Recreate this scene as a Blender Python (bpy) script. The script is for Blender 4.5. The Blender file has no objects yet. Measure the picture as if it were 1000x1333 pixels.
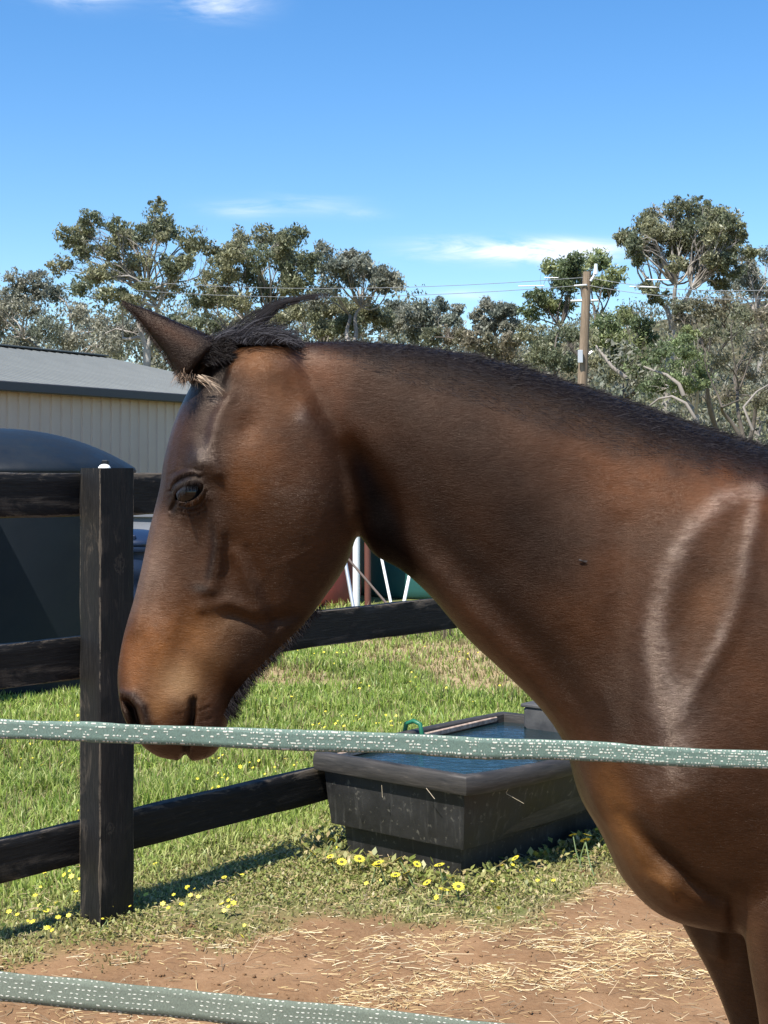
import bpy, math, random
import numpy as np
from mathutils import Vector, Matrix
R = math.radians
rng = np.random.default_rng(7)
random.seed(7)
scene = bpy.context.scene
COL = scene.collection

# ------------------------------------------------------------------ camera
EYE = 1.5
F = 1900.0          # focal length in photo pixels (photo is 1000 wide)
CX, HY = 500.0, 617.0
cam_data = bpy.data.cameras.new('camera')
cam = bpy.data.objects.new('camera', cam_data)
COL.objects.link(cam)
cam.location = (0, 0, EYE)
cam.rotation_euler = (R(90), 0, 0)
cam_data.sensor_fit = 'VERTICAL'
cam_data.sensor_height = 36.0
cam_data.lens = 36.0 * F / 1333.0
cam_data.shift_y = -(666.5 - HY) / 1333.0
cam_data.clip_start = 0.05
cam_data.clip_end = 3000
scene.camera = cam

# ------------------------------------------------------------------ sun and sky
SUN_EL = 58.0
SUN_DIR = Vector((-0.60, -0.80, 0)).normalized()      # horizontal direction towards the sun
to_sun = Vector((SUN_DIR.x * math.cos(R(SUN_EL)), SUN_DIR.y * math.cos(R(SUN_EL)), math.sin(R(SUN_EL))))
sl = bpy.data.lights.new('sun', 'SUN')
sl.energy = 5.0
sl.angle = R(0.53)
sl.color = (1.0, 0.955, 0.89)
sun = bpy.data.objects.new('sun', sl)
COL.objects.link(sun)
sun.rotation_euler = to_sun.to_track_quat('Z', 'Y').to_euler()
sun.location = (-8, -10, 20)

world = bpy.data.worlds.new('World')
scene.world = world
world.use_nodes = True
wn, wl = world.node_tree.nodes, world.node_tree.links
wn.clear()
w_out = wn.new('ShaderNodeOutputWorld')
w_bg = wn.new('ShaderNodeBackground')
w_bg.inputs['Strength'].default_value = 0.108
w_sky = wn.new('ShaderNodeTexSky')
w_sky.sky_type = 'NISHITA'
w_sky.sun_disc = False
w_sky.sun_elevation = R(SUN_EL)
w_sky.sun_rotation = math.atan2(SUN_DIR.x, SUN_DIR.y)
w_sky.altitude = 300
w_sky.air_density = 1.0
w_sky.dust_density = 0.35
w_sky.ozone_density = 2.2
w_hsv = wn.new('ShaderNodeHueSaturation')
w_hsv.inputs['Saturation'].default_value = 1.32
w_hsv.inputs['Value'].default_value = 1.07
w_hsv.inputs['Hue'].default_value = 0.503
wl.new(w_sky.outputs[0], w_hsv.inputs['Color'])
# thin clouds: a noise in the view direction, kept to a few drifting wisps all round the sky
w_geo = wn.new('ShaderNodeTexCoord')
def wmath(op, a, b=None, c=None):
    n = wn.new('ShaderNodeMath'); n.operation = op
    for i, v in enumerate((a, b, c)):
        if v is None: continue
        if hasattr(v, 'is_linked'): wl.new(v, n.inputs[i])
        else: n.inputs[i].default_value = v
    return n.outputs[0]
sep = wn.new('ShaderNodeSeparateXYZ')
wl.new(w_geo.outputs['Generated'], sep.inputs[0])
az = wmath('ARCTAN2', sep.outputs[0], sep.outputs[1])
el = wmath('ARCSINE', sep.outputs[2])
w_map = wn.new('ShaderNodeMapping')
w_map.inputs['Scale'].default_value = (9, 9, 42)
wl.new(w_geo.outputs['Generated'], w_map.inputs[0])
w_noise = wn.new('ShaderNodeTexNoise')
w_noise.inputs['Scale'].default_value = 1.6
w_noise.inputs['Detail'].default_value = 8
w_noise.inputs['Roughness'].default_value = 0.62
w_noise.inputs['Distortion'].default_value = 0.6
wl.new(w_map.outputs[0], w_noise.inputs['Vector'])
total = None
# azimuth, elevation, half width, half height (radians), strength
clouds = [(0.088, 0.151, 0.050, 0.0058, 1.5), (0.125, 0.150, 0.032, 0.0062, 1.1), (0.045, 0.158, 0.03, 0.004, 0.30), (-0.098, 0.179, 0.020, 0.0045, 0.45), (-0.052, 0.182, 0.028, 0.006, 0.30),
          (-0.205, 0.315, 0.026, 0.009, 0.85), (-0.115, 0.313, 0.026, 0.010, 0.8), (-0.155, 0.322, 0.03, 0.006, 0.5), (0.058, 0.122, 0.02, 0.0035, 0.38), (-0.012, 0.176, 0.012, 0.003, 0.25),
          (-0.55, 0.20, 0.12, 0.018, 0.9), (0.62, 0.26, 0.14, 0.020, 0.9), (1.5, 0.3, 0.3, 0.03, 0.9), (-1.6, 0.25, 0.25, 0.03, 0.9),
          (2.6, 0.35, 0.3, 0.04, 0.9), (-2.6, 0.2, 0.3, 0.03, 0.9), (0.1, 0.55, 0.12, 0.03, 0.7), (-0.4, 0.42, 0.10, 0.02, 0.7)]
for (a, e, wa, we, st) in clouds:
    da = wmath('DIVIDE', wmath('SUBTRACT', az, a), wa)
    de = wmath('DIVIDE', wmath('SUBTRACT', el, e), we)
    d2 = wmath('ADD', wmath('MULTIPLY', da, da), wmath('MULTIPLY', de, de))
    g = wmath('MULTIPLY', wmath('EXPONENT', wmath('MULTIPLY', d2, -0.9)), st)
    total = g if total is None else wmath('ADD', total, g)
mr = wn.new('ShaderNodeMapRange')
mr.inputs['From Min'].default_value = 0.36
mr.inputs['From Max'].default_value = 0.62
wl.new(w_noise.outputs['Fac'], mr.inputs['Value'])
cl = wmath('MINIMUM', wmath('MULTIPLY', total, mr.outputs[0]), 0.85)
w_mix = wn.new('ShaderNodeMix'); w_mix.data_type = 'RGBA'
wl.new(cl, w_mix.inputs['Factor'])
wl.new(w_hsv.outputs[0], w_mix.inputs[6])
w_mix.inputs[7].default_value = (6.2, 6.6, 7.2, 1)
wl.new(w_mix.outputs[2], w_bg.inputs['Color'])
wl.new(w_bg.outputs[0], w_out.inputs[0])

vs = scene.view_settings
vs.view_transform = 'Standard'
vs.look = 'None'
vs.exposure = 0.80
vs.gamma = 1.0
vs.use_curve_mapping = False
scene.render.engine = 'CYCLES'
scene.cycles.max_bounces = 6
scene.cycles.transparent_max_bounces = 6

# ------------------------------------------------------------------ helpers
def P(px, py, Y):
    """point at depth Y seen at photo pixel px, py"""
    return Vector(((px - CX) * Y / F, Y, EYE - (py - HY) * Y / F))

def tag(o, label=None, cat=None, group=None, kind=None):
    if label: o['label'] = label
    if cat: o['category'] = cat
    if group: o['group'] = group
    if kind: o['kind'] = kind
    return o

def empty(name, loc, rz=0.0):
    o = bpy.data.objects.new(name, None)
    o.empty_display_size = 0.2
    o.location = loc
    o.rotation_euler = (0, 0, rz)
    COL.objects.link(o)
    return o

def link_mesh(name, me, parent=None, mat=None, smooth=False):
    o = bpy.data.objects.new(name, me)
    COL.objects.link(o)
    if parent is not None: o.parent = parent
    if mat is not None and len(me.materials) == 0: me.materials.append(mat)
    if smooth:
        me.polygons.foreach_set('use_smooth', np.ones(len(me.polygons), dtype=bool))
    return o

def mesh_np(name, V, faces, mat=None, parent=None, smooth=False, col=None, off=None, uv=None):
    """V (n,3); faces: (m,3) / (m,4) array or list of lists. col: (n,3) point colours"""
    V = np.asarray(V, dtype=np.float64)
    if off is not None: V = V - np.asarray(off)[None, :]
    me = bpy.data.meshes.new(name)
    if isinstance(faces, np.ndarray):
        m, k = faces.shape
        me.vertices.add(len(V)); me.vertices.foreach_set('co', V.ravel().astype(np.float32))
        me.loops.add(m * k); me.loops.foreach_set('vertex_index', faces.ravel().astype(np.int32))
        me.polygons.add(m)
        me.polygons.foreach_set('loop_start', np.arange(0, m * k, k, dtype=np.int32))
        me.polygons.foreach_set('loop_total', np.full(m, k, dtype=np.int32))
        me.update(calc_edges=True)
        me.validate()
    else:
        me.from_pydata([tuple(v) for v in V], [], [tuple(f) for f in faces])
        me.update()
    if col is not None:
        a = me.color_attributes.new('Col', 'FLOAT_COLOR', 'POINT')
        c4 = np.ones((len(V), 4), dtype=np.float32); c4[:, :3] = col
        a.data.foreach_set('color', c4.ravel())
    if uv is not None:
        ul = me.uv_layers.new(name='UVMap')
        li = np.empty(len(me.loops), dtype=np.int32); me.loops.foreach_get('vertex_index', li)
        ul.data.foreach_set('uv', np.asarray(uv)[li].astype(np.float32).ravel())
    return link_mesh(name, me, parent, mat, smooth)

class MB:
    """collects shapes into one mesh"""
    def __init__(s): s.v = []; s.f = []
    def add(s, vs, fs):
        n = len(s.v); s.v += [tuple(v) for v in vs]; s.f += [tuple(i + n for i in f) for f in fs]
    def box(s, c, size, ax=None, bev=0.0):
        """ax: three unit vectors; bevelled by cutting the four long edges (along ax[0])"""
        if ax is None: ax = (Vector((1, 0, 0)), Vector((0, 1, 0)), Vector((0, 0, 1)))
        c = Vector(c); hx, hy, hz = [q / 2 for q in size]
        if bev <= 0:
            vs = [c + ax[0] * sx * hx + ax[1] * sy * hy + ax[2] * sz * hz for sx in (-1, 1) for sy in (-1, 1) for sz in (-1, 1)]
            s.add(vs, [(0, 1, 3, 2), (4, 6, 7, 5), (0, 4, 5, 1), (2, 3, 7, 6), (0, 2, 6, 4), (1, 5, 7, 3)])
        else:
            b = bev
            prof = [(-hy + b, -hz), (hy - b, -hz), (hy, -hz + b), (hy, hz - b), (hy - b, hz), (-hy + b, hz), (-hy, hz - b), (-hy, -hz + b)]
            prof2 = [(p[0] * (1 - b / hy), p[1] * (1 - b / hz)) for p in prof]
            vs = []
            for (x, pr) in ((-hx, prof2), (-hx + b, prof), (hx - b, prof), (hx, prof2)):
                vs += [c + ax[0] * x + ax[1] * p[0] + ax[2] * p[1] for p in pr]
            fs = []
            for r in range(3):
                for i in range(8):
                    j = (i + 1) % 8
                    fs.append((r * 8 + i, r * 8 + j, r * 8 + 8 + j, r * 8 + 8 + i))
            fs.append(tuple(range(7, -1, -1))); fs.append(tuple(range(24, 32)))
            s.add(vs, fs)
    def tube(s, pts, rad, n=8, cap=True):
        pts = [Vector(p) for p in pts]
        if not hasattr(rad, '__len__'): rad = [rad] * len(pts)
        prev = None; vs = []
        for i, p in enumerate(pts):
            t = (pts[min(i + 1, len(pts) - 1)] - pts[max(i - 1, 0)]).normalized()
            if prev is None:
                a = Vector((0, 0, 1)) if abs(t.z) < 0.9 else Vector((1, 0, 0))
                u = t.cross(a).normalized()
            else:
                u = (prev - t * prev.dot(t)).normalized()
            prev = u; w = t.cross(u)
            for k in range(n):
                th = 2 * math.pi * k / n
                vs.append(p + (u * math.cos(th) + w * math.sin(th)) * rad[i])
        fs = []
        for i in range(len(pts) - 1):
            for k in range(n):
                k2 = (k + 1) % n
                fs.append((i * n + k, i * n + k2, (i + 1) * n + k2, (i + 1) * n + k))
        if cap:
            fs.append(tuple(range(n - 1, -1, -1))); fs.append(tuple((len(pts) - 1) * n + k for k in range(n)))
        s.add(vs, fs)
    def lathe(s, c, prof, n=48):
        """prof: list of (radius, z) bottom to top round vertical axis at c"""
        vs = []; c = Vector(c)
        for (r, z) in prof:
            for k in range(n):
                th = 2 * math.pi * k / n
                vs.append(c + Vector((r * math.cos(th), r * math.sin(th), z)))
        fs = []
        for i in range(len(prof) - 1):
            for k in range(n):
                k2 = (k + 1) % n
                fs.append((i * n + k, i * n + k2, (i + 1) * n + k2, (i + 1) * n + k))
        fs.append(tuple(range(n - 1, -1, -1))); fs.append(tuple((len(prof) - 1) * n + k for k in range(n)))
        s.add(vs, fs)
    def build(s, name, mat, parent=None, smooth=False, off=None, auto=None):
        me = bpy.data.meshes.new(name)
        v = s.v
        if off is None and parent is not None: off = parent_base(parent)
        if off is not None: v = [(a[0] - off[0], a[1] - off[1], a[2] - off[2]) for a in v]
        me.from_pydata(v, [], s.f); me.update()
        o = link_mesh(name, me, parent, mat, smooth)
        if auto is not None:
            me.polygons.foreach_set('use_smooth', np.ones(len(me.polygons), dtype=bool))
            me.set_sharp_from_angle(angle=R(auto))
        return o

def parent_base(o):
    b = Vector((0, 0, 0))
    while o is not None:
        b += o.location; o = o.parent
    return b

# ---- numpy value noise
_tab = rng.random((256, 256)).astype(np.float64)
def vnoise(x, y):
    xi = np.floor(x).astype(int); yi = np.floor(y).astype(int)
    fx = x - xi; fy = y - yi
    fx = fx * fx * (3 - 2 * fx); fy = fy * fy * (3 - 2 * fy)
    a = _tab[xi % 256, yi % 256]; b = _tab[(xi + 1) % 256, yi % 256]
    c = _tab[xi % 256, (yi + 1) % 256]; d = _tab[(xi + 1) % 256, (yi + 1) % 256]
    return (a * (1 - fx) + b * fx) * (1 - fy) + (c * (1 - fx) + d * fx) * fy
def fbm(x, y, oct=4):
    s = 0; a = 0.5; t = 0
    for i in range(oct):
        s = s + a * vnoise(x * 2 ** i + 17 * i, y * 2 ** i + 31 * i); t += a; a *= 0.5
    return s / t
def sstep(a, b, x):
    t = np.clip((x - a) / (b - a), 0, 1); return t * t * (3 - 2 * t)

# ---- material builder
class Mat:
    def __init__(s, name, rough=0.6, spec=0.5, color=(0.5, 0.5, 0.5), metal=0.0):
        s.m = bpy.data.materials.new(name); s.m.use_nodes = True
        s.n, s.l = s.m.node_tree.nodes, s.m.node_tree.links
        s.b = s.n['Principled BSDF']
        s.b.inputs['Base Color'].default_value = (*color, 1)
        s.b.inputs['Roughness'].default_value = rough
        s.b.inputs['Specular IOR Level'].default_value = spec
        s.b.inputs['Metallic'].default_value = metal
        s._c = None
    def coord(s, kind='Object', scale=(1, 1, 1), rot=(0, 0, 0)):
        t = s.n.new('ShaderNodeTexCoord') if kind != 'Position' else s.n.new('ShaderNodeNewGeometry')
        mp = s.n.new('ShaderNodeMapping'); mp.inputs['Scale'].default_value = scale; mp.inputs['Rotation'].default_value = rot
        s.l.new(t.outputs[kind], mp.inputs[0]); return mp.outputs[0]
    def noise(s, vec, scale=5, detail=4, rough=0.55, dist=0.0):
        n = s.n.new('ShaderNodeTexNoise'); s.l.new(vec, n.inputs['Vector'])
        n.inputs['Scale'].default_value = scale; n.inputs['Detail'].default_value = detail
        n.inputs['Roughness'].default_value = rough; n.inputs['Distortion'].default_value = dist
        return n.outputs['Fac']
    def vor(s, vec, scale=5, feature='F1'):
        n = s.n.new('ShaderNodeTexVoronoi'); n.feature = feature; s.l.new(vec, n.inputs['Vector']); n.inputs['Scale'].default_value = scale
        return n.outputs[0]
    def ramp(s, fac, stops):
        r = s.n.new('ShaderNodeValToRGB'); s.l.new(fac, r.inputs[0])
        e = r.color_ramp.elements
        while len(e) < len(stops): e.new(0.5)
        for i, (p, c) in enumerate(stops):
            e[i].position = p
            e[i].color = (*c, 1) if hasattr(c, '__len__') else (c, c, c, 1)
        return r.outputs[0]
    def mix(s, fac, a, b, mode='MIX'):
        n = s.n.new('ShaderNodeMix'); n.data_type = 'RGBA'; n.blend_type = mode
        for sock, v in ((n.inputs['Factor'], fac), (n.inputs[6], a), (n.inputs[7], b)):
            if hasattr(v, 'is_linked'): s.l.new(v, sock)
            elif hasattr(v, '__len__'): sock.default_value = (*v, 1)
            else: sock.default_value = v
        return n.outputs[2]
    def math(s, op, a, b=0.0, c=None):
        n = s.n.new('ShaderNodeMath'); n.operation = op
        for i, v in enumerate((a, b, c)):
            if v is None: continue
            if hasattr(v, 'is_linked'): s.l.new(v, n.inputs[i])
            else: n.inputs[i].default_value = v
        return n.outputs[0]
    def attr(s, name='Col'):
        a = s.n.new('ShaderNodeVertexColor'); a.layer_name = name; return a.outputs[0]
    def color(s, sock): s.l.new(sock, s.b.inputs['Base Color']); return s
    def rough(s, sock): s.l.new(sock, s.b.inputs['Roughness']); return s
    def bump(s, h, strength=0.3, dist=0.01):
        n = s.n.new('ShaderNodeBump'); n.inputs['Strength'].default_value = strength; n.inputs['Distance'].default_value = dist
        s.l.new(h, n.inputs['Height'])
        if s._c is not None: s.l.new(s._c, n.inputs['Normal'])
        s._c = n.outputs[0]; s.l.new(s._c, s.b.inputs['Normal']); return s

# ================================================================== GROUND
BND = np.array([(-400, 1290), (0, 1238), (150, 1228), (300, 1206), (430, 1168), (520, 1182), (620, 1186), (700, 1168), (790, 1140), (1000, 1118), (1500, 1090)], float)
_bY = EYE * F / (BND[:, 1] - HY); _bX = (BND[:, 0] - CX) * _bY / F
def dirt_line(x): return np.interp(x, _bX, _bY)
def grassiness(x, y):
    n = fbm(x * 2.3 + 5, y * 2.3 + 9, 4) - 0.5
    n2 = fbm(x * 9 + 15, y * 9 + 29, 3) - 0.5
    g = sstep(-0.26, 0.22, (y - dirt_line(x)) + n * 0.75 + n2 * 0.35)
    far = fbm(x * 0.55 + 31, y * 0.55 + 3, 4)
    dry = 0.85 * sstep(0.585, 0.66, far) * sstep(7.0, 8.5, y)
    return g, dry
def relief(x, y):
    g, dry = grassiness(x, y)
    near = np.exp(-((x / 9) ** 2 + ((y - 6) / 10) ** 2))
    return near * ((fbm(x * 6, y * 6, 4) - 0.5) * 0.035 * (1 - 0.5 * g) + (fbm(x * 1.3 + 40, y * 1.3, 3) - 0.5) * 0.05 + (fbm(x * 22 + 9, y * 22, 3) - 0.5) * 0.012 * (1 - g)) - 0.012

def axis(lo, hi, step, far, grow=1.35):
    core = list(np.arange(lo, hi + 1e-6, step)); s = step; a = hi; up = []
    while a < far: s *= grow; a += s; up.append(a)
    s = step; a = lo; dn = []
    while a > -far: s *= grow; a -= s; dn.append(a)
    return np.array(dn[::-1] + core + up)
gx = axis(-3.2, 3.2, 0.035, 1500); gy = axis(3.2, 12.0, 0.045, 1500)
GX, GY = np.meshgrid(gx, gy)
GZ = relief(GX, GY)
gg, gd = grassiness(GX, GY)
nx, ny = len(gx), len(gy)
V = np.stack([GX.ravel(), GY.ravel(), GZ.ravel()], 1)
idx = np.arange(nx * ny).reshape(ny, nx)
Fq = np.stack([idx[:-1, :-1].ravel(), idx[:-1, 1:].ravel(), idx[1:, 1:].ravel(), idx[1:, :-1].ravel()], 1)
col = np.stack([gg.ravel(), gd.ravel(), np.zeros(nx * ny)], 1)
m = Mat('ground_soil_and_grass', rough=0.95, spec=0.15)
c = m.coord('Position')
cs = m.n.new('ShaderNodeSeparateColor'); m.l.new(m.attr(), cs.inputs[0])
soil = m.ramp(m.noise(c, 3.0, 8, 0.65), [(0.25, (0.11, 0.060, 0.030)), (0.5, (0.205, 0.114, 0.057)), (0.72, (0.30, 0.178, 0.095))])
soil = m.mix(m.ramp(m.noise(c, 60, 4, 0.7), [(0.35, 0.0), (0.75, 0.55)]), soil, (0.29, 0.185, 0.10))
grass_c = m.ramp(m.noise(c, 9, 6, 0.7), [(0.3, (0.07, 0.08, 0.025)), (0.5, (0.13, 0.14, 0.05)), (0.7, (0.24, 0.20, 0.09))])
dry_c = m.ramp(m.noise(c, 14, 5, 0.7), [(0.3, (0.24, 0.16, 0.085)), (0.7, (0.44, 0.34, 0.19))])
gc = m.mix(cs.outputs[1], grass_c, dry_c)
m.color(m.mix(cs.outputs[0], soil, gc))
m.bump(m.noise(c, 45, 6, 0.7), 0.6, 0.012)
m.bump(m.noise(c, 220, 3, 0.6), 0.4, 0.003)
M_ground = m.m
tag(mesh_np('ground', V, Fq, M_ground, smooth=True, col=col), kind='structure')

# ---- hill rising behind the paddock
hx = np.linspace(-420, 420, 120); hy = np.linspace(88, 700, 70)
HX, HYy = np.meshgrid(hx, hy)
rise = sstep(88, 280, HYy)
HZ = rise * (9 + 25 * sstep(-60, 90, HX) + 7 * (fbm(HX / 70 + 4, HYy / 70, 4) - 0.5)) + 8 * sstep(280, 700, HYy) - 0.6
V = np.stack([HX.ravel(), HYy.ravel(), HZ.ravel()], 1)
idx = np.arange(HX.size).reshape(HX.shape)
Fq = np.stack([idx[:-1, :-1].ravel(), idx[:-1, 1:].ravel(), idx[1:, 1:].ravel(), idx[1:, :-1].ravel()], 1)
m = Mat('hill_scrub_ground', rough=1.0, spec=0.05)
c = m.coord('Position')
m.color(m.ramp(m.noise(c, 0.25, 8, 0.7), [(0.3, (0.05, 0.052, 0.03)), (0.55, (0.10, 0.09, 0.055)), (0.75, (0.18, 0.15, 0.09))]))
m.bump(m.noise(c, 0.8, 6, 0.7), 0.8, 0.6)
tag(mesh_np('hill', V, Fq, m.m, smooth=True), kind='structure')
def hill_z(x, y):
    r_ = sstep(88, 280, y)
    return r_ * (9 + 25 * sstep(-60, 90, x) + 7 * (fbm(x / 70 + 4, y / 70, 4) - 0.5)) + 8 * sstep(280, 700, y) - 0.6

# ================================================================== BLACK TIMBER
def timber(name, along, dims, knots=(), k=1.0):
    """weathered black painted wood, grain along local axis"""
    m = Mat(name, rough=0.62, spec=0.22)
    sc = [1, 1, 1]; fine = [18, 18, 18]; fine[along] = 1.1
    c = m.coord('Object', tuple(fine)); c2 = m.coord('Object')
    grain = m.noise(c, 4.0, 6, 0.65, 0.6)
    fing = m.noise(c, 14.0, 4, 0.6, 0.2)
    pf = [5, 5, 5]; pf[along] = 1.3
    patch = m.noise(m.coord('Object', tuple(pf)), 2.2, 7, 0.72, 1.2)
    base = m.ramp(fing, [(0.3, (0.004 * k, 0.004 * k, 0.0042 * k)), (0.6, (0.010 * k, 0.0095 * k, 0.009 * k)), (0.8, (0.026 * k, 0.022 * k, 0.018 * k))])
    worn = m.ramp(fing, [(0.3, (0.045, 0.036, 0.027)), (0.7, (0.14, 0.115, 0.085))])
    f = m.ramp(patch, [(0.56, 0.0), (0.68, 0.9)])
    f2 = m.ramp(grain, [(0.60, 0.0), (0.68, 0.55)])
    sp = m.n.new('ShaderNodeSeparateXYZ'); m.l.new(c2, sp.inputs[0])
    ax_ = [i for i in range(3) if i != along]
    dd = [m.math('SUBTRACT', dims[i] / 2, m.math('ABSOLUTE', sp.outputs[i])) for i in ax_]
    ed = m.math('MAXIMUM', dd[0], dd[1])                       # small only along the arrises
    edn = m.math('ADD', ed, m.math('MULTIPLY', m.math('SUBTRACT', patch, 0.5), -0.035))
    edge = m.math('MULTIPLY', m.math('LESS_THAN', edn, 0.0045), 0.85)
    if along == 0:      # rails weather most along the top edge
        tp = m.math('SUBTRACT', dims[2] / 2, sp.outputs[2])
        tpn = m.math('ADD', tp, m.math('MULTIPLY', m.math('SUBTRACT', patch, 0.5), -0.24))
        edge = m.math('MAXIMUM', edge, m.ramp(tpn, [(0.0, 0.75), (0.02, 0.0)]))
    wob = m.noise(m.coord('Object', (30, 30, 24)), 1.6, 4, 0.7, 1.0)
    for (ky, kz, kr) in knots:
        q = m.math('SQRT', m.math('ADD', m.math('POWER', m.math('SUBTRACT', sp.outputs[0], ky), 2.0), m.math('POWER', m.math('MULTIPLY', m.math('SUBTRACT', sp.outputs[2], kz), 0.8), 2.0)))
        ring = m.math('MULTIPLY', m.math('LESS_THAN', m.math('ABSOLUTE', m.math('SUBTRACT', m.math('ADD', q, m.math('MULTIPLY', m.math('SUBTRACT', wob, 0.5), kr * 2.6)), kr)), kr * 0.22), 0.32)
        core = m.math('MULTIPLY', m.math('LESS_THAN', m.math('ADD', q, m.math('MULTIPLY', m.math('SUBTRACT', wob, 0.5), kr * 2.0)), kr * 0.5), 0.3)
        edge = m.math('MAXIMUM', edge, m.math('MAXIMUM', ring, core))
    scr = m.noise(m.coord('Object', (40, 40, 40)), 1.2, 4, 0.75, 2.5)
    edge = m.math('MAXIMUM', edge, m.math('MULTIPLY', m.ramp(scr, [(0.655, 0.0), (0.70, 0.7)]), m.ramp(patch, [(0.5, 0.0), (0.58, 1.0)])))
    f = m.math('MAXIMUM', m.math('MAXIMUM', m.math('MULTIPLY', f, 0.55), m.math('MULTIPLY', f2, 0.30)), edge)
    m.color(m.mix(f, base, worn))
    m.rough(m.ramp(patch, [(0.3, 0.5), (0.7, 0.8)]))
    m.bump(grain, 0.6, 0.004); m.bump(fing, 0.4, 0.0015)
    return m.m

D = Vector((1580, 1900, 0)).normalized()          # along the fence, away from us
NQ = Vector((D.y, -D.x, 0))                       # fence face towards the camera
UP = Vector((0, 0, 1))
post_c = P(139.5, HY, 4.96); post_c.z = 0
POST_W, POST_D = 0.150, 0.108
M_rail = timber('black_rail_wood', 0, (9, 0.045, 0.144))
M_post = timber('black_post_wood', 2, (POST_W, POST_D, 9), ((0.01, 0.585, 0.020), (0.03, 0.10, 0.012), (-0.03, -0.30, 0.014)), 1.35)

def weathered_box(name, mat, parent, L, hgt, thick, loc, rz, seg=40, amp=0.0025, seed=0, vertical=False):
    """a sawn timber with slightly wandering arrises and cut corners; long axis local x (or z)"""
    r_ = np.random.default_rng(seed)
    b = 0.004
    hy_, hz_ = thick / 2, hgt / 2
    ny_, nz_ = 4, 6
    prof = []
    ys = np.linspace(-hy_ + b, hy_ - b, ny_); zs = np.linspace(-hz_ + b, hz_ - b, nz_)
    prof += [(y, -hz_) for y in ys] + [(hy_, z) for z in zs] + [(y, hz_) for y in ys[::-1]] + [(-hy_, z) for z in zs[::-1]]
    prof = np.array(prof); k = len(prof)
    xs = np.linspace(-L / 2, L / 2, seg + 1)
    Vs = []
    for i, x in enumerate(xs):
        q = prof.copy()
        jit = np.array([vnoise(np.array([x * 9 + seed * 7.3]), np.array([j * 1.7 + seed])) [0] - 0.5 for j in range(k)])
        q += np.sign(prof) * 0 + prof / np.linalg.norm(prof, axis=1, keepdims=True) * (jit[:, None] * 2 * amp)
        if i in (0, seg): q *= 0.985
        Vs.append(np.column_stack([np.full(k, x), q]))
    V = np.concatenate(Vs)
    fs = []
    for i in range(seg):
        for j in range(k):
            j2 = (j + 1) % k
            fs.append((i * k + j, i * k + j2, (i + 1) * k + j2, (i + 1) * k + j))
    fs.append(tuple(range(k - 1, -1, -1))); fs.append(tuple(seg * k + j for j in range(k)))
    if vertical: V = np.column_stack([V[:, 1], V[:, 2], V[:, 0]])
    if vertical: fs = [f for f in fs]
    me = bpy.data.meshes.new(name); me.from_pydata([tuple(v) for v in V], [], fs); me.update()
    bm_fix(me)
    o = link_mesh(name, me, parent, mat, True)
    me.set_sharp_from_angle(angle=R(50))
    o.location = loc; o.rotation_euler = (0, 0, rz)
    return o

def bm_fix(me):
    import bmesh
    bm = bmesh.new(); bm.from_mesh(me); bmesh.ops.recalc_face_normals(bm, faces=bm.faces); bm.to_mesh(me); bm.free()

fence = empty('timber_fence', post_c)
tag(fence, 'black painted post and rail timber fence running behind the horse past the trough', 'fence')
fence_rz = math.atan2(D.y, D.x)
def fence_local(p): return Vector(p) - post_c
# posts: the one in view and its neighbours out of view
for i, t in enumerate((0.0, 2.75, -2.75, 5.5)):
    loc = D * t
    o = weathered_box('post', M_post, fence, 1.52 + 0.3, POST_D, POST_W, (loc.x, loc.y, 1.52 / 2 - 0.15), fence_rz, seg=60, amp=0.0022, seed=3 + i, vertical=True)
rail_off = -NQ * (POST_D / 2 + 0.024)
RAIL_T = 0.045
for (zt, zb, sd) in ((1.503, 1.357, 11), (0.948, 0.805, 23), (0.318, 0.180, 37)):
    for k, (a, b) in enumerate(((-4.2, 0.035), (0.039, 5.6))):
        if k == 1 and zt < 0.4: b = 1.36
        mid = (a + b) / 2
        p = D * mid + rail_off
        weathered_box('rail', M_rail, fence, b - a, zt - zb, RAIL_T, (p.x, p.y, (zt + zb) / 2), fence_rz, seg=80, amp=0.0022, seed=sd + k * 5)
# rail beyond the trough
p = D * 4.2 + rail_off
weathered_box('rail', M_rail, fence, 2.2, 0.14, RAIL_T, (p.x, p.y, 0.25), fence_rz, seg=40, amp=0.002, seed=71)
# bolt heads
m = Mat('rusty_bolt_steel', rough=0.5, metal=0.8, color=(0.3, 0.28, 0.26)); M_bolt = m.m

# white insulator cap on the back of the post top
M_white = Mat('white_plastic', rough=0.35, color=(0.82, 0.82, 0.78)).m
ins = empty('post_insulator', post_c + Vector((-0.028, 0.10, 1.50)))
tag(ins, 'small white egg shaped insulator cap on the top rail behind the fence post', 'insulator')
b = MB()
base = Vector(parent_base(ins))
b.lathe(base, [(0.012, -0.004), (0.020, 0.0), (0.022, 0.006), (0.0235, 0.014), (0.021, 0.024), (0.015, 0.031), (0.006, 0.034), (0.001, 0.0345)], 20)
b.build('cap', M_white, ins, smooth=True)
b = MB(); b.tube([base + Vector((0, 0, -0.02)), base + Vector((0, 0, -0.004))], 0.008, 8)
b.build('screw', M_bolt, ins)

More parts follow.
